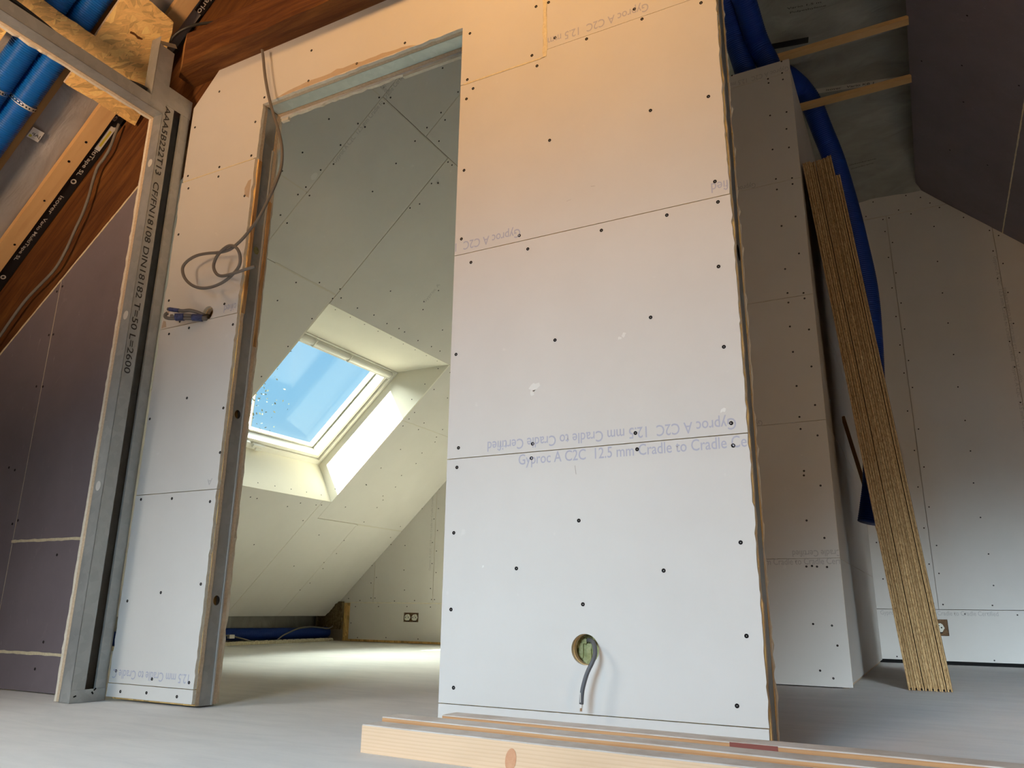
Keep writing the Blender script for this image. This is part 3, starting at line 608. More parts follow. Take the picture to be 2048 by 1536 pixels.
hd = MB().box((XB,-1.35,2.0945),(XF,-.1205,2.0955)).box((XF-.0008,-1.35,2.0945),(XF,-.119,2.143)).box((XB,-1.35,2.0945),(XB+.0008,-.119,2.143)).build('header_track', ZINC, mf)
MB().box((XB-.0150,-1.35,2.093),(XB-.0006,-.119,2.145)).build('osb_sheet', OSBT, mf)
ol = rag([(-1.35,2.086),(-.119,2.094),(-.119,2.145),(-1.35,2.145)], (1,0,0,0), .0015, .02)
MB().poly(ol, [], .0125, (Vector((XB-.0152,0,0)), Y, Z, -X), 0, 0).build('plasterboard', GYPSUM, mf)
sc = MB().box((XB,-.1765,2.145),(XF+.0012,-.1757,2.405)).box((XF+.0002,-.1765,2.10),(XF+.0012,-.110,2.372)).box((XB,-.1765,2.145),(XB+.0008,-.112,2.405)).box((XF-.008,-.1124,2.145),(XF+.0012,-.1116,2.372))
sc.build('short_stud', ZINC, mf)
MB().obox((Vector((-1.29,-.125,2.405)), Vector((.3,.9,.25)).normalized(), Vector((-.5,0,.86)).normalized(), Vector((.8,-.4,.4)).normalized()), (-.032,0,0), (.036,.03,.001)).build('bent_tab', ZINC, mf)
writing('AAA5B222T13  CF/FN18108 DIN18182 T=50 L=2600', sA, Vector((XF,-.112,2.135)), -Z, Y, 1.07, .023, INKB, lift=.0012)

# ------------------------------------------------------------------ old timbers
def old_beam(name, poly, axis_frame, t, mat, **kw):
    mb = MB().poly(poly, [], t, axis_frame, 0, 0); return mb
fr = (Vector((0,0,2.326)), X, Y, Z)
tbm = MB(); n = 60
ol = [(-1.235+2.6*k/n, -.09+.006*noise.noise((k*.35,0,0))) for k in range(n+1)] + [(1.365,.10),(-1.31,.10),(-1.31,-.045)]
tbm.poly(ol, [], .146, fr, 0, 0)
# mark the sawn end
for i, f in enumerate(tbm.f):
    c = sum((tbm.v[k] for k in f), Vector())/len(f)
    if c.x < -1.25 and abs(c.z-2.399) < .02: tbm.m[i] = 1
tbm.build('tie_beam', [OLD, OLDEND], origin=(0,0,2.326))
tag(bpy.data.objects['tie_beam'], 'thick dark brown old oak beam running across the top of the board wall', 'beam')
d = Vector((.813,0,0)); 
sl0 = lambda x, off: off+.943*x
raf = [(-3.9, sl0(-3.9,3.92)), (-.35, sl0(-.35,3.92)), (-.35, sl0(-.35,3.30)), (-3.9, sl0(-3.9,3.30))]
rag_ol = []
for i in range(2):
    a, b = (raf[0], raf[1]) if i == 0 else (raf[2], raf[3])
    for k in range(40):
        t = k/39; rag_ol.append((a[0]+(b[0]-a[0])*t, a[1]+(b[1]-a[1])*t + .006*noise.noise((k*.4, i*9, 0))))
# long axis of the rafter follows the slope; built in its own frame so that the grain runs along it
R_O = Vector((-2.3,.030,1.6)); RM = Matrix((U_SL, Y, NSL)).transposed()
mb = MB().poly(rag_ol, [], .077, (Vector((0,.030,0)), X, Z, Y), 0, 0)
inv = RM.inverted(); mb.v = [inv @ (v-R_O) for v in mb.v]
ro = mb.build('oak_rafter', OLD, origin=(0,0,0)); ro.location = R_O; ro.rotation_euler = RM.to_euler(); ORG[ro.name] = R_O
tag(ro, 'dark red brown old oak rafter sloping down to the left above the purple wall', 'rafter')

# ------------------------------------------------------------------ unboarded roof slope on the left: foil, laths, osb, ducts
def wrinkled(fr, u0, v0, u1, v1, step, amp, fn=None, sc=(3,3), seed=0):
    O, U, V, N = fr; mb = MB(); nu = max(2, int((u1-u0)/step)); nv = max(2, int((v1-v0)/step)); vs = []; fs = []
    for i in range(nu+1):
        for j in range(nv+1):
            u = u0+(u1-u0)*i/nu; v = v0+(v1-v0)*j/nv
            h = amp*(noise.noise((u*sc[0]+seed, v*sc[1], seed)) + .5*noise.noise((u*sc[0]*2.7, v*sc[1]*2.7, seed+3)) + .35*abs(noise.noise((u*9+v*5, v*15, seed))))
            vs.append(O+U*u+V*v+N*(h+(fn(u,v) if fn else 0)))
    for i in range(nu):
        for j in range(nv): a = i*(nv+1)+j; fs.append((a, a+1, a+nv+2, a+nv+1))
    return mb.add(vs, fs)
fo = wrinkled(slope_frame(3.945), SX(-3.9), -2.2, SX(-.55), .026, .022, .017, sc=(2.2,5)).build('vapour_barrier_foil', FOIL, smooth=True)
tag(fo, 'crinkled beige vapour barrier foil stretched behind the roof lath at upper left', 'foil')
def slat(name, fr, a, b, mat, label, cat, group=None):
    """straight lath with its own long axis as local x"""
    O, U, V, N = fr; U = U.normalized(); o = O+U*((a[0]+b[0])/2)+V*a[1]
    Mx = Matrix((U, V, N)).transposed(); hx = (b[0]-a[0])/2; w = b[1]-a[1]; t = b[2]-a[2]
    mb = MB(); n = max(4, int(hx*2/.06))
    for i in range(n):
        x0 = -hx+2*hx*i/n; x1 = -hx+2*hx*(i+1)/n
        w0 = .0012*noise.noise((x0*7, a[1]*31, 1)); w1 = .0012*noise.noise((x1*7, a[1]*31, 1))
        vs = [(x0,w0,a[2]),(x1,w1,a[2]),(x1,w+w1,a[2]),(x0,w+w0,a[2]),(x0,w0,b[2]),(x1,w1,b[2]),(x1,w+w1,b[2]),(x0,w+w0,b[2])]
        fs = [(0,3,2,1),(4,5,6,7),(0,1,5,4),(2,3,7,6)]
        if i == 0: fs.append((3,0,4,7))
        if i == n-1: fs.append((1,2,6,5))
        mb.add(vs, fs)
    ob = mb.build(name, mat, origin=(0,0,0)); ob.location = o; ob.rotation_euler = Mx.to_euler(); ORG[ob.name] = o
    tag(ob, label, cat, group); return ob, Mx
fs_ = slope_frame(3.93)
la, Ml = slat('roof_lath', fs_, (SX(-3.5), -.099, -.026), (SX(-.7), -.030, -.002), LATH, 'pale wooden lath with nail holes sloping across the foil, left of the black tape', 'lath')
for x, y, r in ((-1.83,-.06,.006),(-1.93,-.072,.006),(-2.08,-.055,.004)):
    MB().poly(circle(0,0,r,12), [], .0006, (Vector((0,0,0)), X, Y, Z), 0, 0)
slat('roof_lath', fs_, (SX(-3.5), -.292, -.024), (SX(-.7), -.262, -.002), LATHW, 'narrow brown lath sloping right beside the two blue ducts', 'lath')
# nails in the lath
inv = Ml.inverted()
for x, y, r in ((-1.845,-.062,.0055),(-1.925,-.072,.0055),(-2.075,-.058,.0045),(-2.25,-.05,.005)):
    p = Vector((x,y,sl0(x,3.93)))-NSL*.0268
    nb = MB().poly(circle(0,0,r,10), [], .0012, (p, U_SL, Y, -NSL), 0, 0)
    nb.v = [inv @ (v-ORG[la.name]) for v in nb.v]
    me = bpy.data.meshes.new('nail'); me.from_pydata(nb.v, [], nb.f); me.materials.append(SCREW)
    no = bpy.data.objects.new('nail', me); COL.objects.link(no); no.parent = la
# osb gusset
F_O = slope_frame(3.770); zx = lambda z: SX((z-3.77)/.943)
ol = [(zx(2.235),-1.3),(zx(2.235),-.548),(zx(2.315),-.548),(zx(2.315),-.300),(zx(2.235),-.300),(zx(2.235),.012),(zx(2.34),-.01),(zx(2.513),-.088),(zx(2.540),-.108),(zx(2.546),-.21),(zx(2.546),-.312),
      (zx(2.385),-.308),(zx(2.385),-.545),(zx(2.546),-.545),(zx(2.546),-1.3)]
ol = rag(ol, (1,0,1,0,1,0,0,0,1,0,0,1,0,0,0), .0012, .03)
mb = MB().poly(ol, [], .012, F_O); PO = Vector((-1.5,-.3,sl0(-1.5,3.77))); PM = Matrix((U_SL, Y, NSL)).transposed(); inv = PM.inverted()
mb.v = [inv @ (v-PO) for v in mb.v]; ob = mb.build('osb_panel', [OSB, OSBT], origin=(0,0,0)); ob.location = PO; ob.rotation_euler = PM.to_euler(); ORG[ob.name] = PO
tag(ob, 'orange osb panel at top left with a slot where the blue ducts pass through', 'osb panel')
# torn dark spot
MB().poly([(0,0),(.02,.004),(.035,.0),(.05,.006),(.052,.012),(.03,.010),(.012,.012),(-.002,.008)], [], .0004, (Vector((.13,.085,-.0006)), Y, X, Z), 0, 0).build('torn_flake', OLD, origin=(0,0,0)).parent = ob
for yc, lab in ((-.452,'left one of the two blue corrugated ducts through the osb panel slot'), (-.352,'right one of the two blue corrugated ducts through the slot, beside the brown lath')):
    P = [Vector((x, yc, sl0(x, 3.858))) for x in (-2.75,-2.2,-1.9,-1.6,-1.3,-1.0,-.75)]
    o = corrugated(P, .0485, .0086, .0045).build('ventilation_duct', BLUE, smooth=True); tag(o, lab, 'duct', 'blue ducts through the panel slot')
# perforated strap around both ducts
xs = -1.790; c0 = Vector((xs,0,sl0(xs,3.858)))
prof = [(-.515,.055),(-.500,-.012)]+[(-.452+.0505*math.cos(math.pi+math.pi*.92*k/8), .0505*math.sin(math.pi+math.pi*k/8)) for k in range(9)]
prof += [(-.352+.0505*math.cos(math.pi*1.08+math.pi*.92*k/8), .0505*math.sin(math.pi+math.pi*k/8)) for k in range(9)]+[(-.302,.055)]
mb = MB(); sm = spline([Vector((a,b,0)) for a, b in prof], 3); vs = []; 
for p in sm:
    q = c0+Y*p.x+NSL*p.y
    vs += [q-U_SL*.0085, q+U_SL*.0085]
mb.add(vs, [(2*i,2*i+2,2*i+3,2*i+1) for i in range(len(sm)-1)])
stp = mb.build('perforated_strap', M('strap_zinc', (.62,.61,.58), .4, metal=.4)); tag(stp, 'perforated pale metal strap holding the pair of blue ducts', 'strap')
acc = 0
for a, b in zip(sm, sm[1:]):
    acc += (b-a).length
    if acc > .012:
        acc = 0; q = c0+Y*b.x+NSL*b.y; d = ((b-a).normalized()); t = Y*d.x+NSL*d.y; nrm = t.cross(U_SL)
        if nrm.dot(-NSL) < 0 : nrm = -nrm
        MB().poly(circle(0,0,.0035,8), [], .0004, (q+nrm*.0009, t, U_SL, -nrm), 0, 0).build('strap_hole', BLACK, stp)
# tapes along rafter and foil
def tape(fr, u0, v0, u1, v1, label, texts, mat=TAPE):
    o = wrinkled(fr, u0, v0, u1, v1, .012, .0012, sc=(8,8), seed=u0).build('sealing_tape', mat, smooth=True); tag(o, label, 'tape', 'black sealing tapes on the foil')
    O, U, V, N = fr
    for s, u, v, w, c, m in texts:
        if s == 'o': MB().poly(circle(u, v, c, 20), [circle(u, v, c*.55, 12)], .0003, (O-N*.0042, U, V, N), 0, 0).build('round_mark', m, o)
        else: writing(s, o, O+U*u+V*v-N*.0042, -U, -V if V.dot(Y) < 0 else V, w, c, m, lift=.0)
    return o
ft = slope_frame(3.926)
tape(ft, SX(-1.87), -.030, SX(-1.60), .022, 'short black tape piece under the osb panel corner with white lettering', [('isover', SX(-1.655), -.018, .15, .018, TAPEP)])
ft2 = slope_frame(3.920)
tape(ft2, SX(-3.3), -.028, SX(-1.745), .028, 'long black tape with white lettering sloping between foil and oak rafter',
     [('Vario MultiTape SL', SX(-1.755), -.008, .27, .017, TAPEP), ('o', SX(-1.975), .0, .012, .012, TAPEP), ('isover', SX(-2.035), -.010, .10, .018, TAPEP), ('Vario MultiTape SL', SX(-2.125), -.008, .24, .014, TAPEP),
      ('o', SX(-2.37), .0, .011, .011, TAPEP), ('isover', SX(-2.46), -.010, .10, .018, TAPEP)])
tape(ft, SX(-1.32), -.012, SX(-.9), .028, 'short black tape with white lettering above the oak beam', [('isover Vario', SX(-1.16), -.004, .22, .022, TAPEP)])
# small print and label on the foil
p = slope_frame(3.930)
lb = MB().poly(rect(SX(-1.92),-.252,SX(-1.885),-.205), [], .0003, (p[0]-NSL*.012, U_SL, Y, NSL), 0, 0).build('paper_label', WHITEP); tag(lb, 'small white paper label with a yellow dot on the foil', 'label')
writing('JAP', lb, p[0]-NSL*.0125+U_SL*SX(-1.908)+Y*-.206, Y*-1, U_SL, .036, .012, INKB, lift=.0)
MB().poly(circle(SX(-1.912),-.243,.006,12), [], .0003, (p[0]-NSL*.0126, U_SL, Y, NSL), 0, 0).build('yellow_dot', YEL, lb)
lb = MB().poly(rect(SX(-1.845),-.012,SX(-1.755),.012), [rect(SX(-1.83),-.004,SX(-1.77),.006)], .0003, (slope_frame(3.913)[0], U_SL, Y, NSL), 0, 0).poly(rect(SX(-1.83),-.004,SX(-1.77),.006), [], .0003, (slope_frame(3.913)[0], U_SL, Y, NSL), 1, 1).build('paper_label', [TAPEP, YEL])
tag(lb, 'white and yellow paper label stuck on the black tape by the oak rafter', 'label')

# ------------------------------------------------------------------ cables
def cable(name, pts, r, mat, label, cat='cable', ends=None):
    o = MB().tube(pts, r, 12).build(name, mat, smooth=True); tag(o, label, cat); return o
cable('cable', HEADERCABLE, .0075, CABLED, 'thick dark cable lying along the top of the steel header at upper left')
cable('cable', BEAMCABLE, .006, CABLED, 'short black cable bending over the left end of the oak beam')
c = cable('cable', RAFTERCABLE, .0062, CABLEL, 'grey cable hanging down across the oak rafter at far left')
c = cable('cable', KNOTTED, .0053, M('knotted_cable', (.155,.135,.115), .5, spec=.4), 'grey cable hanging from the oak beam and tied in a loose loop beside the doorway')
c = cable('cable', LOWCABLE, .0049, CABLE, 'short grey cable sticking out of the low round hole in the board wall')
e = Vector(LOWCABLE[-1]); dn = (e-Vector(LOWCABLE[-2])).normalized()
MB().tube([e, e+dn*.008], .0036, 10, smooth=1).build('inner_sheath', SHEATH, c)
for k in (-1, 0, 1): MB().tube([e+X*.0016*k, e+dn*.015+X*.002*k], .0009, 6, smooth=1).build('copper_wire', COPPER, c)
MB().box((e.x-.0008,e.y-.0056,e.z+.004),(e.x+.0008,e.y-.0048,e.z+.024)).build('white_nick', SHEATH, c)
cb = empty('cable_bundle', (-1.018,0,1.281), 'cut cables wrapped in blue tape, poking out of a hole in the narrow board strip', 'cable bundle')
for L in (BUNDLE_A, BUNDLE_B, BUNDLE_C): MB().tube(L, .0062, 12).build('cable_strand', M('bundle_cable', (.13,.115,.10), .55), cb, smooth=True)
for L, r in ((TAPE_A,.0125),(TAPE_B,.0135),(TAPE_C,.0075)): MB().tube(L, r, 14, smooth=4).build('tape_wrap', BTAPE, cb, smooth=True)
t = Vector(BUNDLE_B[-1]); MB().tube([t, t+Vector((.006,0,.006))], .002, 6, smooth=1).build('copper_wire', COPPER, cb)
t = Vector(BUNDLE_C[-1]); MB().tube([t, t+Vector((-.008,-.003,-.001))], .0035, 8, smooth=1).build('cable_end', GREYP, cb)
t = Vector(BUNDLE_A[-2]); MB().tube([t, t+Vector((.004,-.010,.008))], .004, 8, smooth=1).build('cable_end', GREYP, cb)

# ------------------------------------------------------------------ bedroom behind: sloped ceiling boards
ce = empty('ceiling', (-2.3,2,1.6), kind='structure'); F_S = slope_frame(3.747); boards = []
g = .0012
def sboard(x0, y0, x1, y1, ol=None, holes=()):
    ol = ol or rect(SX(x0)+g, y0+g, SX(x1)-g, y1-g)
    b = MB().poly(ol, holes, .0125, F_S).build('plasterboard', [PAPER, GYPSUM], ce); boards.append((b, ol)); return b
XT = -.565
bA = sboard(-1.49, .11, XT, .90); sboard(-2.9, .11, -1.49, .899)
bC = sboard(-1.79, .90, -1.04, 1.515); sboard(-1.04, .90, XT, 1.287); sboard(-1.04, 1.287, XT, 3.94)
sboard(-3.75, .900, -1.79, 1.515); bF = sboard(-1.838, 1.517, -1.04, 3.94)
sboard(-2.24, 2.842, -1.84, 3.94); sboard(-2.976, 2.842, -2.24, 3.94)
sboard(-3.75, 1.517, -2.852, 2.75)
sboard(0,0,0,0, [(SX(-3.75)+g,2.752),(SX(-2.852)-g,2.752),(SX(-2.852)-g,2.842),(SX(-2.978),2.842),(SX(-2.978),3.317),(SX(-3.75)+g,3.317)])
sboard(-3.75, 3.318, -2.978, 3.94)
sboard(-3.75, .11, -2.9, .899)
put_screws(boards, F_S, [(SX(x), y) for x, y in SCREWS_SLOPE])
writing(LINE, bA, Vector((-1.34,.925,sl0(-1.34,3.747))), U_SL, -Y, LW*.9, LCAP, INKD)
writing(LINE, bA, Vector((-1.022,.26,sl0(-1.022,3.747))), Y, U_SL, LW, LCAP, INKD)
writing('Gyproc A', bF, Vector((-1.62,2.18,sl0(-1.62,3.747))), U_SL, -Y, .16, LCAP, INKD)
for a, b, w in (((-1.045,.80),(-1.045,1.60),.004), ((-1.46,.90),(-1.05,.90),.004), ((-1.79,1.02),(-1.79,1.515),.010), ((-1.49,.3),(-1.49,.89),.006), ((-2.978,3.32),(-2.978,3.935),.010), ((-2.24,2.86),(-2.24,3.37),.006), ((-2.2,.8995),(-1.5,.8995),.005), ((-1.03,1.287),(-.75,1.287),.004)):
    bead(ce, [(SX(a[0]),a[1]),(SX(b[0]),b[1])], w, fr=F_S, m=M('filler_edge', (.62,.58,.50), .9))
# white plaster dab
MB().poly(circle(SX(-1.425),.872,.022,16,.016), [], .0004, (F_S[0]-NSL*.0006, U_SL, Y, NSL), 0, 0).build('plaster_dab', M('plaster_dab', (.72,.70,.66), .9), ce)
sb = MB().box((-5,.3,0),(-5,.3,0))
# backing behind the slope boards, foil below them
fl2 = wrinkled((Vector((-3.93,0,-.02)), Y, Z, -X), .11, 0, 3.99, .34, .03, .012, sc=(4,8), seed=4).build('vapour_barrier_foil', FOILD, smooth=True)
tag(fl2, 'dim grey foil strip behind the low blue duct under the sloped ceiling', 'foil')
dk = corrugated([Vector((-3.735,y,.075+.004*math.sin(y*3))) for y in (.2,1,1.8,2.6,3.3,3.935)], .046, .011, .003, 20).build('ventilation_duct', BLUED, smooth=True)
tag(dk, 'dark blue duct lying on the floor along the eaves under the sloped ceiling', 'duct')
mb = MB(); sm = [Vector((-3.655+.006*noise.noise((k*.5,0,0)), .2+k*.0125, .010+.005*noise.noise((k*.7,4,0)))) for k in range(298)]
mb.tube(sm, lambda L: .017+.010*noise.noise((L*38,1,0)), 8, smooth=1); fo = mb.build('foam_strip', FOAM); tag(fo, 'bumpy pale yellow foam strip along the floor edge in front of the dark blue duct', 'foam')
c = cable('cable', EAVESCABLE, .006, CABLEL, 'thin grey cable lying over the dark blue duct at the eaves')
e = Vector(EAVESCABLE[1]); MB().box((e.x-.012,e.y-.05,e.z-.014),(e.x+.012,e.y+.0,e.z+.014)).build('plug', GREYP, c)
ww = MB()
for i in range(12):
    for j in range(7):
        a = 3.90-.05*0; x = -3.84+.023*i; z = .10+.034*j
        ww.box((x, 3.905+random.uniform(0,.02), z), (x+.0232, 3.938, z+.0342))
wo = ww.build('mineral_wool', WOOLD); tag(wo, 'dark brown mineral wool showing beside the low board with the double socket', 'insulation')

# ------------------------------------------------------------------ roof window of the bedroom
wn = empty('window_1', (-2.6,2.2,1.7), kind='structure')
ZW = lambda x: 4.156+.927*x
RV = M('reveal_paint', rough=.8, fn=paper_fn((.74,.71,.62), (.78,.75,.66)))
xt, zt_, xb, zb = -1.838, 2.013, -2.852, 1.058
wx0, wx1 = -3.012, -2.31; y0, y1 = 1.517, 2.842
def slab(pts, n, name='reveal_panel', m=RV):
    q = [Vector(p) for p in pts]; n = Vector(n)*.0125
    return MB().add(q+[p+n for p in q], [(0,1,2,3),(7,6,5,4),(0,4,5,1),(1,5,6,2),(2,6,7,3),(3,7,4,0)]).build(name, m, wn)
slab([(xt,y0,zt_),(xt,y1,zt_),(wx1,y1,ZW(wx1)),(wx1,y0,ZW(wx1))], (0,0,1))
slab([(xb,y0,zb),(xb,y1,zb),(wx0,y1,ZW(wx0)),(wx0,y0,ZW(wx0))], (-1,0,-.3))
for y, s in ((y0,-1),(y1,1)): slab([(xt,y,zt_),(wx1,y,ZW(wx1)),(wx0,y,ZW(wx0)),(xb,y,zb)], (0,s,0))
for k in range(9):
    pass
U_W = Y; V_W = Vector((1,0,.927)).normalized(); N_W = V_W.cross(U_W)
if N_W.x > 0: N_W = -N_W
O_W = Vector((wx0,y0,ZW(wx0))); FW = (O_W, U_W, V_W, N_W); WU, WV = y1-y0, (Vector((wx1,0,ZW(wx1)))-Vector((wx0,0,ZW(wx0)))).length
def frame(name, a, w, n0, n1, m, top=None):
    top = top or w
    mb = MB()
    mb.obox(FW, (a,a,n0), (a+w,WV-a,n1)).obox(FW, (WU-a-w,a,n0), (WU-a,WV-a,n1)).obox(FW, (a+w,a,n0), (WU-a-w,a+w,n1)).obox(FW, (a+w,WV-a-top,n0), (WU-a-w,WV-a,n1))
    return mb.build(name, m, wn)
frame('window_frame', -.004, .040, -.012, .14, WHITEP)
frame('frame_groove', .034, .008, .020, .13, SEAL)
frame('window_sash', .042, .026, .006, .14, WHITEP)
frame('glazing_seal', .067, .004, .088, .094, SEAL)
frame('glazing_bead', .068, .014, .094, .135, WHITEP)
MB().obox(FW, (.075,.075,.104), (WU-.075,WV-.075,.108)).build('window_pane', GLASS, wn)
MB().obox(FW, (.075,.075,.124), (WU-.075,WV-.075,.128)).build('window_pane', GLASS, wn)
# ventilation bar along the head
hb = MB(); a0, a1 = .04, WU-.04
cs = [(WV-.012+.0*k, 0) for k in range(1)]
pr = [(-.060,-.010)]+[(-.034+.026*math.cos(math.pi*(1+k/8)), -.012-.024*math.sin(math.pi*k/8)) for k in range(9)]+[(-.004,-.010)]
vs = []; n = len(pr)
for u in (a0, a1): vs += [O_W+U_W*u+V_W*(WV+p[0])+N_W*p[1] for p in pr]
bar = hb.add(vs, [(i,i+1,n+i+1,n+i) for i in range(n-1)]+[tuple(range(n)), tuple(range(2*n-1,n-1,-1))]).build('ventilation_bar', GREYP, wn)
for u in (.075,.42,.78,WU-.055):
    MB().obox(FW, (u-.004,WV-.064,-.040), (u+.004,WV-.004,-.006)).build('bar_clip', WHITEP, wn)
MB().obox(FW, (.0,WV-.072,-.014), (WU,WV-.060,.012)).build('bar_rail', WHITEP, wn)
hd_ = MB().obox(FW, (.60,.020,-.030), (.70,.046,-.004)).obox(FW, (.625,.010,-.044), (.675,.030,-.028)); hd_.build('window_handle', WHITEP, wn)
hd_ = MB().obox(FW, (.48,.030,-.030), (.56,.056,-.004)).build('window_handle', WHITEP, wn)
# screws along the reveal edges
for k in range(9):
    p = Vector((xt-.03, y0+.09+.14*k, zt_-.0002)); put_screw(wn, (p, Y, X, Z), 0, 0, .8)
    t = .06+.11*k; p = Vector((xt+(xb-xt)*t-.035, y1-.0002, zt_+(zb-zt_)*t+.04)); put_screw(wn, (p, X, Z, Y), 0, 0, .8)
    if k < 8: p = Vector((xb-.014, y0+.1+.16*k, zb+.04)); put_screw(wn, (p, Y, V_W, Vector((-1,0,-.4)).normalized()), 0, 0, .8)
# outside: a young birch seen low through the glass
def birch():
    t = empty('birch_tree', (-7.6,6.2,-2.2), 'sparse yellow green birch twigs seen through the roof window', 'tree')
    MB().tube([(-7.6,6.2,-2.2),(-7.55,6.22,0),(-7.5,6.25,2),(-7.45,6.3,3.6)], lambda L: max(.012, .09-.013*L), 8).build('trunk', M('birch_bark', (.55,.52,.46), .8), t)
    mb = MB()
    for k in range(900):
        th = random.uniform(0, 6.3); z = random.uniform(1.2, 4.6); r = random.gauss(0, .34)*(1.1-.18*(z-1.2))
        c = Vector((-7.5+r*math.cos(th), 6.25+r*math.sin(th), z-.25*abs(r)))
        a = Vector((random.gauss(0,1),random.gauss(0,1),random.gauss(0,1))).normalized(); b = a.orthogonal().normalized(); s = random.uniform(.012,.028)
        mb.add([c-a*s, c+b*s*.45, c+a*s, c-b*s*.45], [(0,1,2,3)])
    mb.build('foliage', M('birch_leaves', (.13,.135,.075), .8), t)
birch()

# ------------------------------------------------------------------ back gable wall
gb = empty('wall_back', (-1,3.94,0), kind='structure'); F_G = (Vector((0,3.94,0)), X, Z, Y); boards = []
zl = lambda x: 3.747+.943*x
zr = lambda x: 4.566-x
def gboard(ol, holes=()):
    b = MB().poly(ol, holes, .0125, F_G).build('plasterboard', [PAPER, GYPSUM], gb); boards.append((b, ol)); return b
x_at = lambda z: (z-3.747)/.943
SKL = rect(-2.915,.176,-2.762,.252); SKR = rect(1.074,.168,1.172,.266)
gL = gboard(rect(-3.498,.022,-.2,.326), [SKL])
gboard([(x_at(.336),.336),(-3.250,.336),(-3.250,zl(-3.250))])
gboard([(-3.247,.336),(-2.628,.336),(-2.628,zl(-2.628)),(-3.247,zl(-3.247))])
gboard([(-2.625,.336),(-1.42,.336),(-1.42,zl(-1.42)),(-2.625,zl(-2.625))])
gboard([(-1.417,.336),(-.2,.336),(-.2,3.2),(x_at(3.2),3.2),(-1.417,zl(-1.417))])
gR = gboard(rect(.60,.022,3.6,.323), [SKR])
gboard(rect(.60,.326,1.1325,3.044)); g6 = gboard([(1.1350,.326),(1.756,.326),(1.756,zr(1.756)),(1.518,3.044),(1.1350,3.044)])
g7 = gboard([(1.7585,.326),(3.6,.326),(3.6,zr(3.6)),(1.7585,zr(1.7585))])
gboard([(.60,3.047),(1.515,3.047),(1.35,3.215),(.60,3.215)])
put_screws(boards, F_G, SCREWS_GABLE, .95)
bead(gb, [(x_at(.331),.331),(-2.2,.331)], .009, fr=F_G, m=M('pale_joint', (.70,.66,.56), .9))
writing(LINE, gR, Vector((.80,3.94,.290)), X, Z, LW, LCAP, INKD)
writing(LINE+'   '+LINE, g6, Vector((1.735,3.94,2.60)), -Z, X, 1.5, .02, INKD); writing(LINE, g7, Vector((1.775,3.94,1.72)), Z, -X, LW, .02, INKD)
writing(LINE, boards[3][0], Vector((-2.66,3.94,.60)), Z, -X, LW, .018, INKD)
MB().poly(rag(rect(-3.575,.004,-.2,.327), (0,0,0,1), .003, .03), [SKL], .014, (Vector((0,3.9528,0)), X, Z, Y)).build('osb_sheet', [OSB, OSBT], gb)
MB().box((.60,3.9535,0),(4.5,3.975,.02)).build('sole_plate', BLACK, gb)
def socket(cx, cz, n, w, h, label):
    t = empty('socket_outlet', (cx,3.94,cz), label, 'socket')
    fr = (Vector((cx,3.952,cz)), X, Z, Y)
    MB().poly(rect(-w/2+.001,-h/2+.001,w/2-.001,h/2-.001), [], .002, (Vector((cx,3.951,cz)), X, Z, Y), 0, 0).build('mounting_box', BOXP, t)
    for k in range(n):
        u = (k-(n-1)/2)*.074
        hexa = [(u+.030*math.cos(a), .027*math.sin(a)) for a in [math.pi/6+math.pi/3*i for i in range(6)]]
        hexa = [(u-.026,-.018),(u-.012,-.026),(u+.014,-.026),(u+.029,-.002),(u+.020,.018),(u+.010,.026),(u-.014,.022),(u-.028,.006)]
        ins = MB().poly(hexa, [], .010, (Vector((cx,3.938,cz)), X, Z, Y), 0, 0).build('socket_insert', SOCK, t)
        for a, b, r in ((-.017,.0,.0045),(.012,.0,.0045),(.0,.012,.003)):
            MB().poly(circle(u+a,b,r,10), [], .0005, (Vector((cx,3.9372,cz)), X, Z, Y), 0, 0).build('pin_hole', BLACK, ins)
        MB().poly(rect(u-.02,-.033,u+.016,-.028), [], .001, (Vector((cx,3.9495,cz)), X, Z, Y), 0, 0).build('dark_slot', BLACK, t)
socket(-2.8385, .214, 2, .153, .076, 'unfinished double socket in the low board of the back room')
socket(1.123, .217, 1, .098, .098, 'unfinished single socket half hidden by the leaning chipboard planks')

# ------------------------------------------------------------------ boarded casing at the right, behind the partition
cs = empty('wall_right', (.5,1.88,0), kind='structure'); F_C = (Vector((0,1.88,0)), X, Z, Y); boards = []
zs = [.004,.522,1.1255,1.731,2.345,2.955,3.034]
for k in range(6):
    ol = rect(.30, zs[k]+.0009, .786, zs[k+1]-.0009)
    b = MB().poly(ol, [], .0125, F_C).build('plasterboard', [PAPER, GYPSUM], cs); boards.append((b, ol))
put_screws(boards, F_C, SCREWS_CASING, .95)
cc = [(Vector((.784,0,0)), (-1,0,0)), (Vector((.302,0,0)), (1,0,0))]
writing(LINE, boards[0][0], Vector((.190,1.88,.497)), X, Z, LW, LCAP, INKD, clip=cc)
writing(LINE, boards[1][0], Vector((.595+LW,1.88,.556)), -X, -Z, LW, LCAP, INKD, clip=cc)
writing(LINE, boards[4][0], Vector((.570,1.88,2.372)), -X, -Z, LW, LCAP, INKD, clip=cc)
writing(LINE, boards[2][0], Vector((.512,1.88,1.15)), -X, -Z, LW, LCAP, INKD, clip=cc)
writing(LINE, boards[5][0], Vector((.780,1.88,2.990)), -X, -Z, LW, LCAP, INKD, clip=cc)
F_CS = (Vector((.780,0,0)), Y, Z, -X)
for k in range(6):
    MB().poly(rect(1.8930, zs[k]+.012*(k==0)+.0009, 3.9390, zs[k+1]-.0009), [], .0125, F_CS).build('plasterboard', [PAPER, GYPSUM], cs)
MB().box((.30,1.893,0),(.312,3.94,3.03)).build('plasterboard', PAPER, cs)
MB().box((.7450,1.90,0),(.7670,3.93,.03)).build('sole_plate', OSBT, cs)
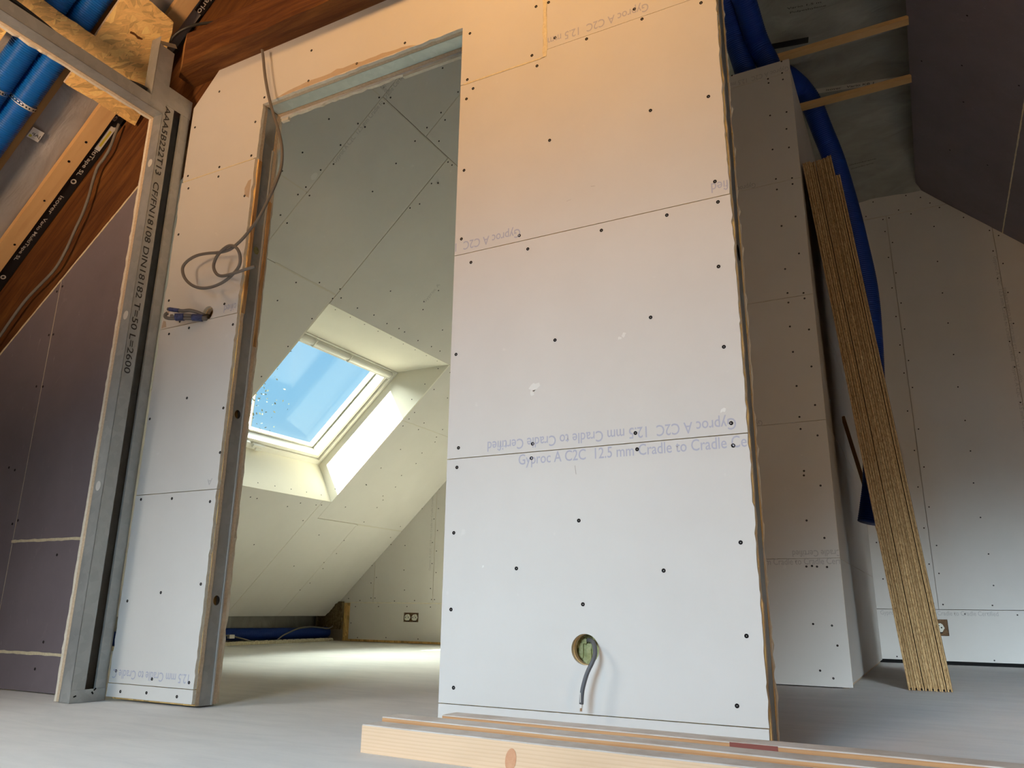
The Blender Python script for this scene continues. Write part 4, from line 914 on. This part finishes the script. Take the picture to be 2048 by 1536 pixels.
# unseen, dark: added to block stray light and dim the back room
tag(MB().box((.288,.106,0),(.300,1.88,3.25)).build('wall_light_block', OLD), kind='structure')

# ------------------------------------------------------------------ right roof slope in purple board, flat laths, foil, ducts
cr = empty('ceiling_right', (1.345,0,3.221), kind='structure'); F_P = F_R(4.566); boards = []
for (u0, v0, u1, v1) in ((-4.6,0,3.94,.655), (-4.6,.660,3.94,1.9)):
    ol = rect(u0, v0, u1, v1); b = MB().poly(ol, [], .0125, F_P).build('plasterboard', [PURPLE, GYPSUM], cr); boards.append((b, ol))
put_screws(boards, F_P, [(y, (x-1.345)*math.sqrt(2)) for x, y in SCREWS_RIGHT])
bead(cr, [(.4,.6575),(3.935,.6575)], .008, fr=F_P)
slat('ceiling_lath', (Vector((0,0,3.2)), X, Y, Z), (.62,2.062,0), (1.352,2.112,.022), LATH, 'nearer pale wooden lath across the dark foil, just above the boarded casing', 'lath', 'laths below the dark foil')
slat('ceiling_lath', (Vector((0,0,3.2)), X, Y, Z), (.74,2.570,0), (1.352,2.622,.022), LATH, 'farther pale wooden lath across the dark foil, crossing the tall blue duct', 'lath', 'laths below the dark foil')
FU = Vector((0,-1,.05)).normalized()
fr = (Vector((0,3.975,3.17)), X, FU, Vector((0,.05,1)).normalized())
fd = wrinkled(fr, .0, 0, 1.62, 4.6, .03, .024, fn=lambda u, v: .20*(1-math.exp(-v*2.2)), sc=(2.2,2.8), seed=11).build('vapour_barrier_foil', FOILD, smooth=True)
tag(fd, 'dark grey sagging foil above the laths at upper right', 'foil')
zf = lambda y: 3.17+.05*(3.975-y)+.2*(1-math.exp(-2.2*(3.975-y)))
def foil_print(s, a, b_, c, m=INKB, d=.034):
    A = Vector((a[0],a[1],zf(a[1])-d)); B = Vector((b_[0],b_[1],zf(b_[1])-d)); U = (B-A).normalized(); V = -(Z.cross(U)).normalized()
    writing(s, fd, A, U, V, (B-A).length, c, m, lift=.0)
foil_print('isover   Vario KB 1', (.90,2.700), (1.16,2.752), .020, d=.074)
foil_print('Vario 1.5 m', (.79,2.0), (.96,2.03), .014); foil_print('Polyethylene', (.80,2.035), (.98,2.065), .013)
foil_print('membrane', (.952,3.535), (1.12,3.53), .014); foil_print('membrane', (.958,3.575), (1.10,3.565), .012)
A = Vector((.76,2.645,zf(2.645)-.070)); B = Vector((1.32,2.757,zf(2.757)-.070)); U = (B-A).normalized(); V = Z.cross(U).normalized()
pt = MB().poly([(0,0),((B-A).length,0),((B-A).length,.048),(0,.048)], [], .0004, (A, U, V, Z), 0, 0).build('sealing_tape', M('grey_seam_tape', (.56,.51,.43), .6))
tag(pt, 'pale grey printed seam tape on the dark foil beside the farther lath', 'tape')
A = Vector((.62,2.20,zf(2.20)-.045)); bt = wrinkled((A, Vector((1,.18,0)).normalized(), Vector((-.18,1,0)).normalized(), Z), 0, 0, .25, .05, .02, .002).build('sealing_tape', TAPE, smooth=True); tag(bt, 'short black tape on the dark foil just above the nearer lath', 'tape')
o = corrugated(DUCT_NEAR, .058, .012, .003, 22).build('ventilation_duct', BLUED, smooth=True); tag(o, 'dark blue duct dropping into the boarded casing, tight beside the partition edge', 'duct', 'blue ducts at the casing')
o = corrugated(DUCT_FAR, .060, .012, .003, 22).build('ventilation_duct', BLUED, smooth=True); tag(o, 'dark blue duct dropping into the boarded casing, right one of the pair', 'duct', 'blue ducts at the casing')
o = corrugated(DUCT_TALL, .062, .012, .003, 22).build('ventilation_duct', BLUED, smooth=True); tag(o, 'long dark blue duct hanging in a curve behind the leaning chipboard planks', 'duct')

# ------------------------------------------------------------------ chipboard planks leaning on the casing
TH = .0188; ang = math.atan(.195/2.47)
def plank(L, jit):
    mb = MB(); y0, y1 = 0, .60; g0, g1 = .0068, .0120; d = .006
    sec = [(0,y0),(g0,y0),(g0,y0+d),(g1,y0+d),(g1,y0),(TH-.0008,y0),(TH-.0008,y1),(0,y1)]
    def ext(sec, z0, z1):
        mb.poly(sec, [], z1-z0, (Vector((0,0,z0)), X, Y, Z), 0, 0)
    ext(sec, .009, L)
    ext([(0,y0),(.0060,y0),(.0060,y1),(0,y1)], 0, .009); ext([(TH-.0062,y0),(TH-.0008,y0),(TH-.0008,y1),(TH-.0062,y1)], 0, .009)
    return mb
order = ['leftmost chipboard plank of the leaning stack, touching the casing', 'second chipboard plank from the left in the leaning stack', 'third chipboard plank from the left in the leaning stack',
         'fourth chipboard plank from the left, right of the dark gap in the stack', 'fourth chipboard plank from the right in the leaning stack', 'third chipboard plank from the right in the leaning stack',
         'second chipboard plank from the right in the leaning stack, last of the full length ones', 'rightmost chipboard plank of the leaning stack, a little shorter than the others']
xo = .985
for k in range(8):
    L = 2.478+random.uniform(-.006,.006)+.010*k/7
    if k == 7: L = 2.375
    if k in (3, 7): xo += .0022
    o = plank(L, 0).build('chipboard_plank', CHIP, origin=(0,0,0))
    o.location = (xo, 1.975+random.uniform(-.003,.003), .0); o.rotation_euler = (0, -ang, 0)
    tag(o, order[k], 'chipboard plank', 'leaning chipboard planks'); xo += TH/math.cos(ang)+.0004
stk = MB().obox((Vector((1.018,2.845,.0)), Vector((math.cos(.178),0,math.sin(.178))), Y, Vector((-math.sin(.178),0,math.cos(.178)))), (0,0,0), (.020,.03,1.375)).build('wooden_stick', LATHW)
tag(stk, 'thin dark brown stick leaning in the corner behind the chipboard planks', 'stick')

# ------------------------------------------------------------------ three squared timbers on the floor in front of the partition
def timber(x0, y0, L, w, h, a, label, nick=None):
    mb = MB(); n = 40
    for i in range(n):
        s0, s1 = L*i/n, L*(i+1)/n
        q = lambda s: (.0008*noise.noise((s*5, y0*20, 2)), .0010*noise.noise((s*4, y0*20, 7)))
        (a0, b0), (a1, b1) = q(s0), q(s1)
        c = .0022
        def ring(s, dy, dz): return [(s,dy,.0),(s,dy,h-c+dz),(s,dy+c,h+dz),(s,w-c+dy,h+dz),(s,w+dy,h-c+dz),(s,w+dy,0)]
        vs = ring(s0,a0,b0)+ring(s1,a1,b1)
        fs = [(k,(k+1)%6,6+(k+1)%6,6+k) for k in range(6)]; ms = [0,1,1,1,0,0]
        if i == 0: fs.append((5,4,3,2,1,0)); ms.append(2)
        if i == n-1: fs.append((6,7,8,9,10,11)); ms.append(2)
        mb.add(vs, fs, ms)
    o = mb.build('squared_timber', [PINE if nick is None else REDEND, DUST, REDEND], origin=(0,0,0)); o.location = (x0,y0,0); o.rotation_euler = (0,0,-a); ORG[o.name] = Vector((x0,y0,0))
    tag(o, label, 'timber', 'timbers lying on the floor'); return o
t1 = timber(.004, -.305, 1.9, .0605, .0555, .050, 'pale squared timber on the floor nearest to the camera, with a knot')
kn = MB().poly(circle(0,0,.013,18,.020), [], .0006, (Vector((.372,-.0009,.022)), Vector((1,0,.35)).normalized(), Z, Y), 0, 0).build('knot', M('pine_knot', rough=.7, fn=rough_fn((.55,.24,.12), (.66,.36,.20), 40, .2)), origin=(0,0,0))
kn.parent = t1
t2 = timber(.008, -.240, 1.9, .062, .0640, .052, 'middle squared timber on the floor, reddish front edge and dusty top', 1)
t3 = timber(.108, -.150, 1.9, .060, .0655, .034, 'squared timber on the floor nearest to the board wall, with a dark red mark', 1)
MB().box((.648,-.0014,.054),(.735,.0006,.0648)).build('red_mark', M('red_mark', (.26,.08,.06), .8), origin=(0,0,0)).parent = t3
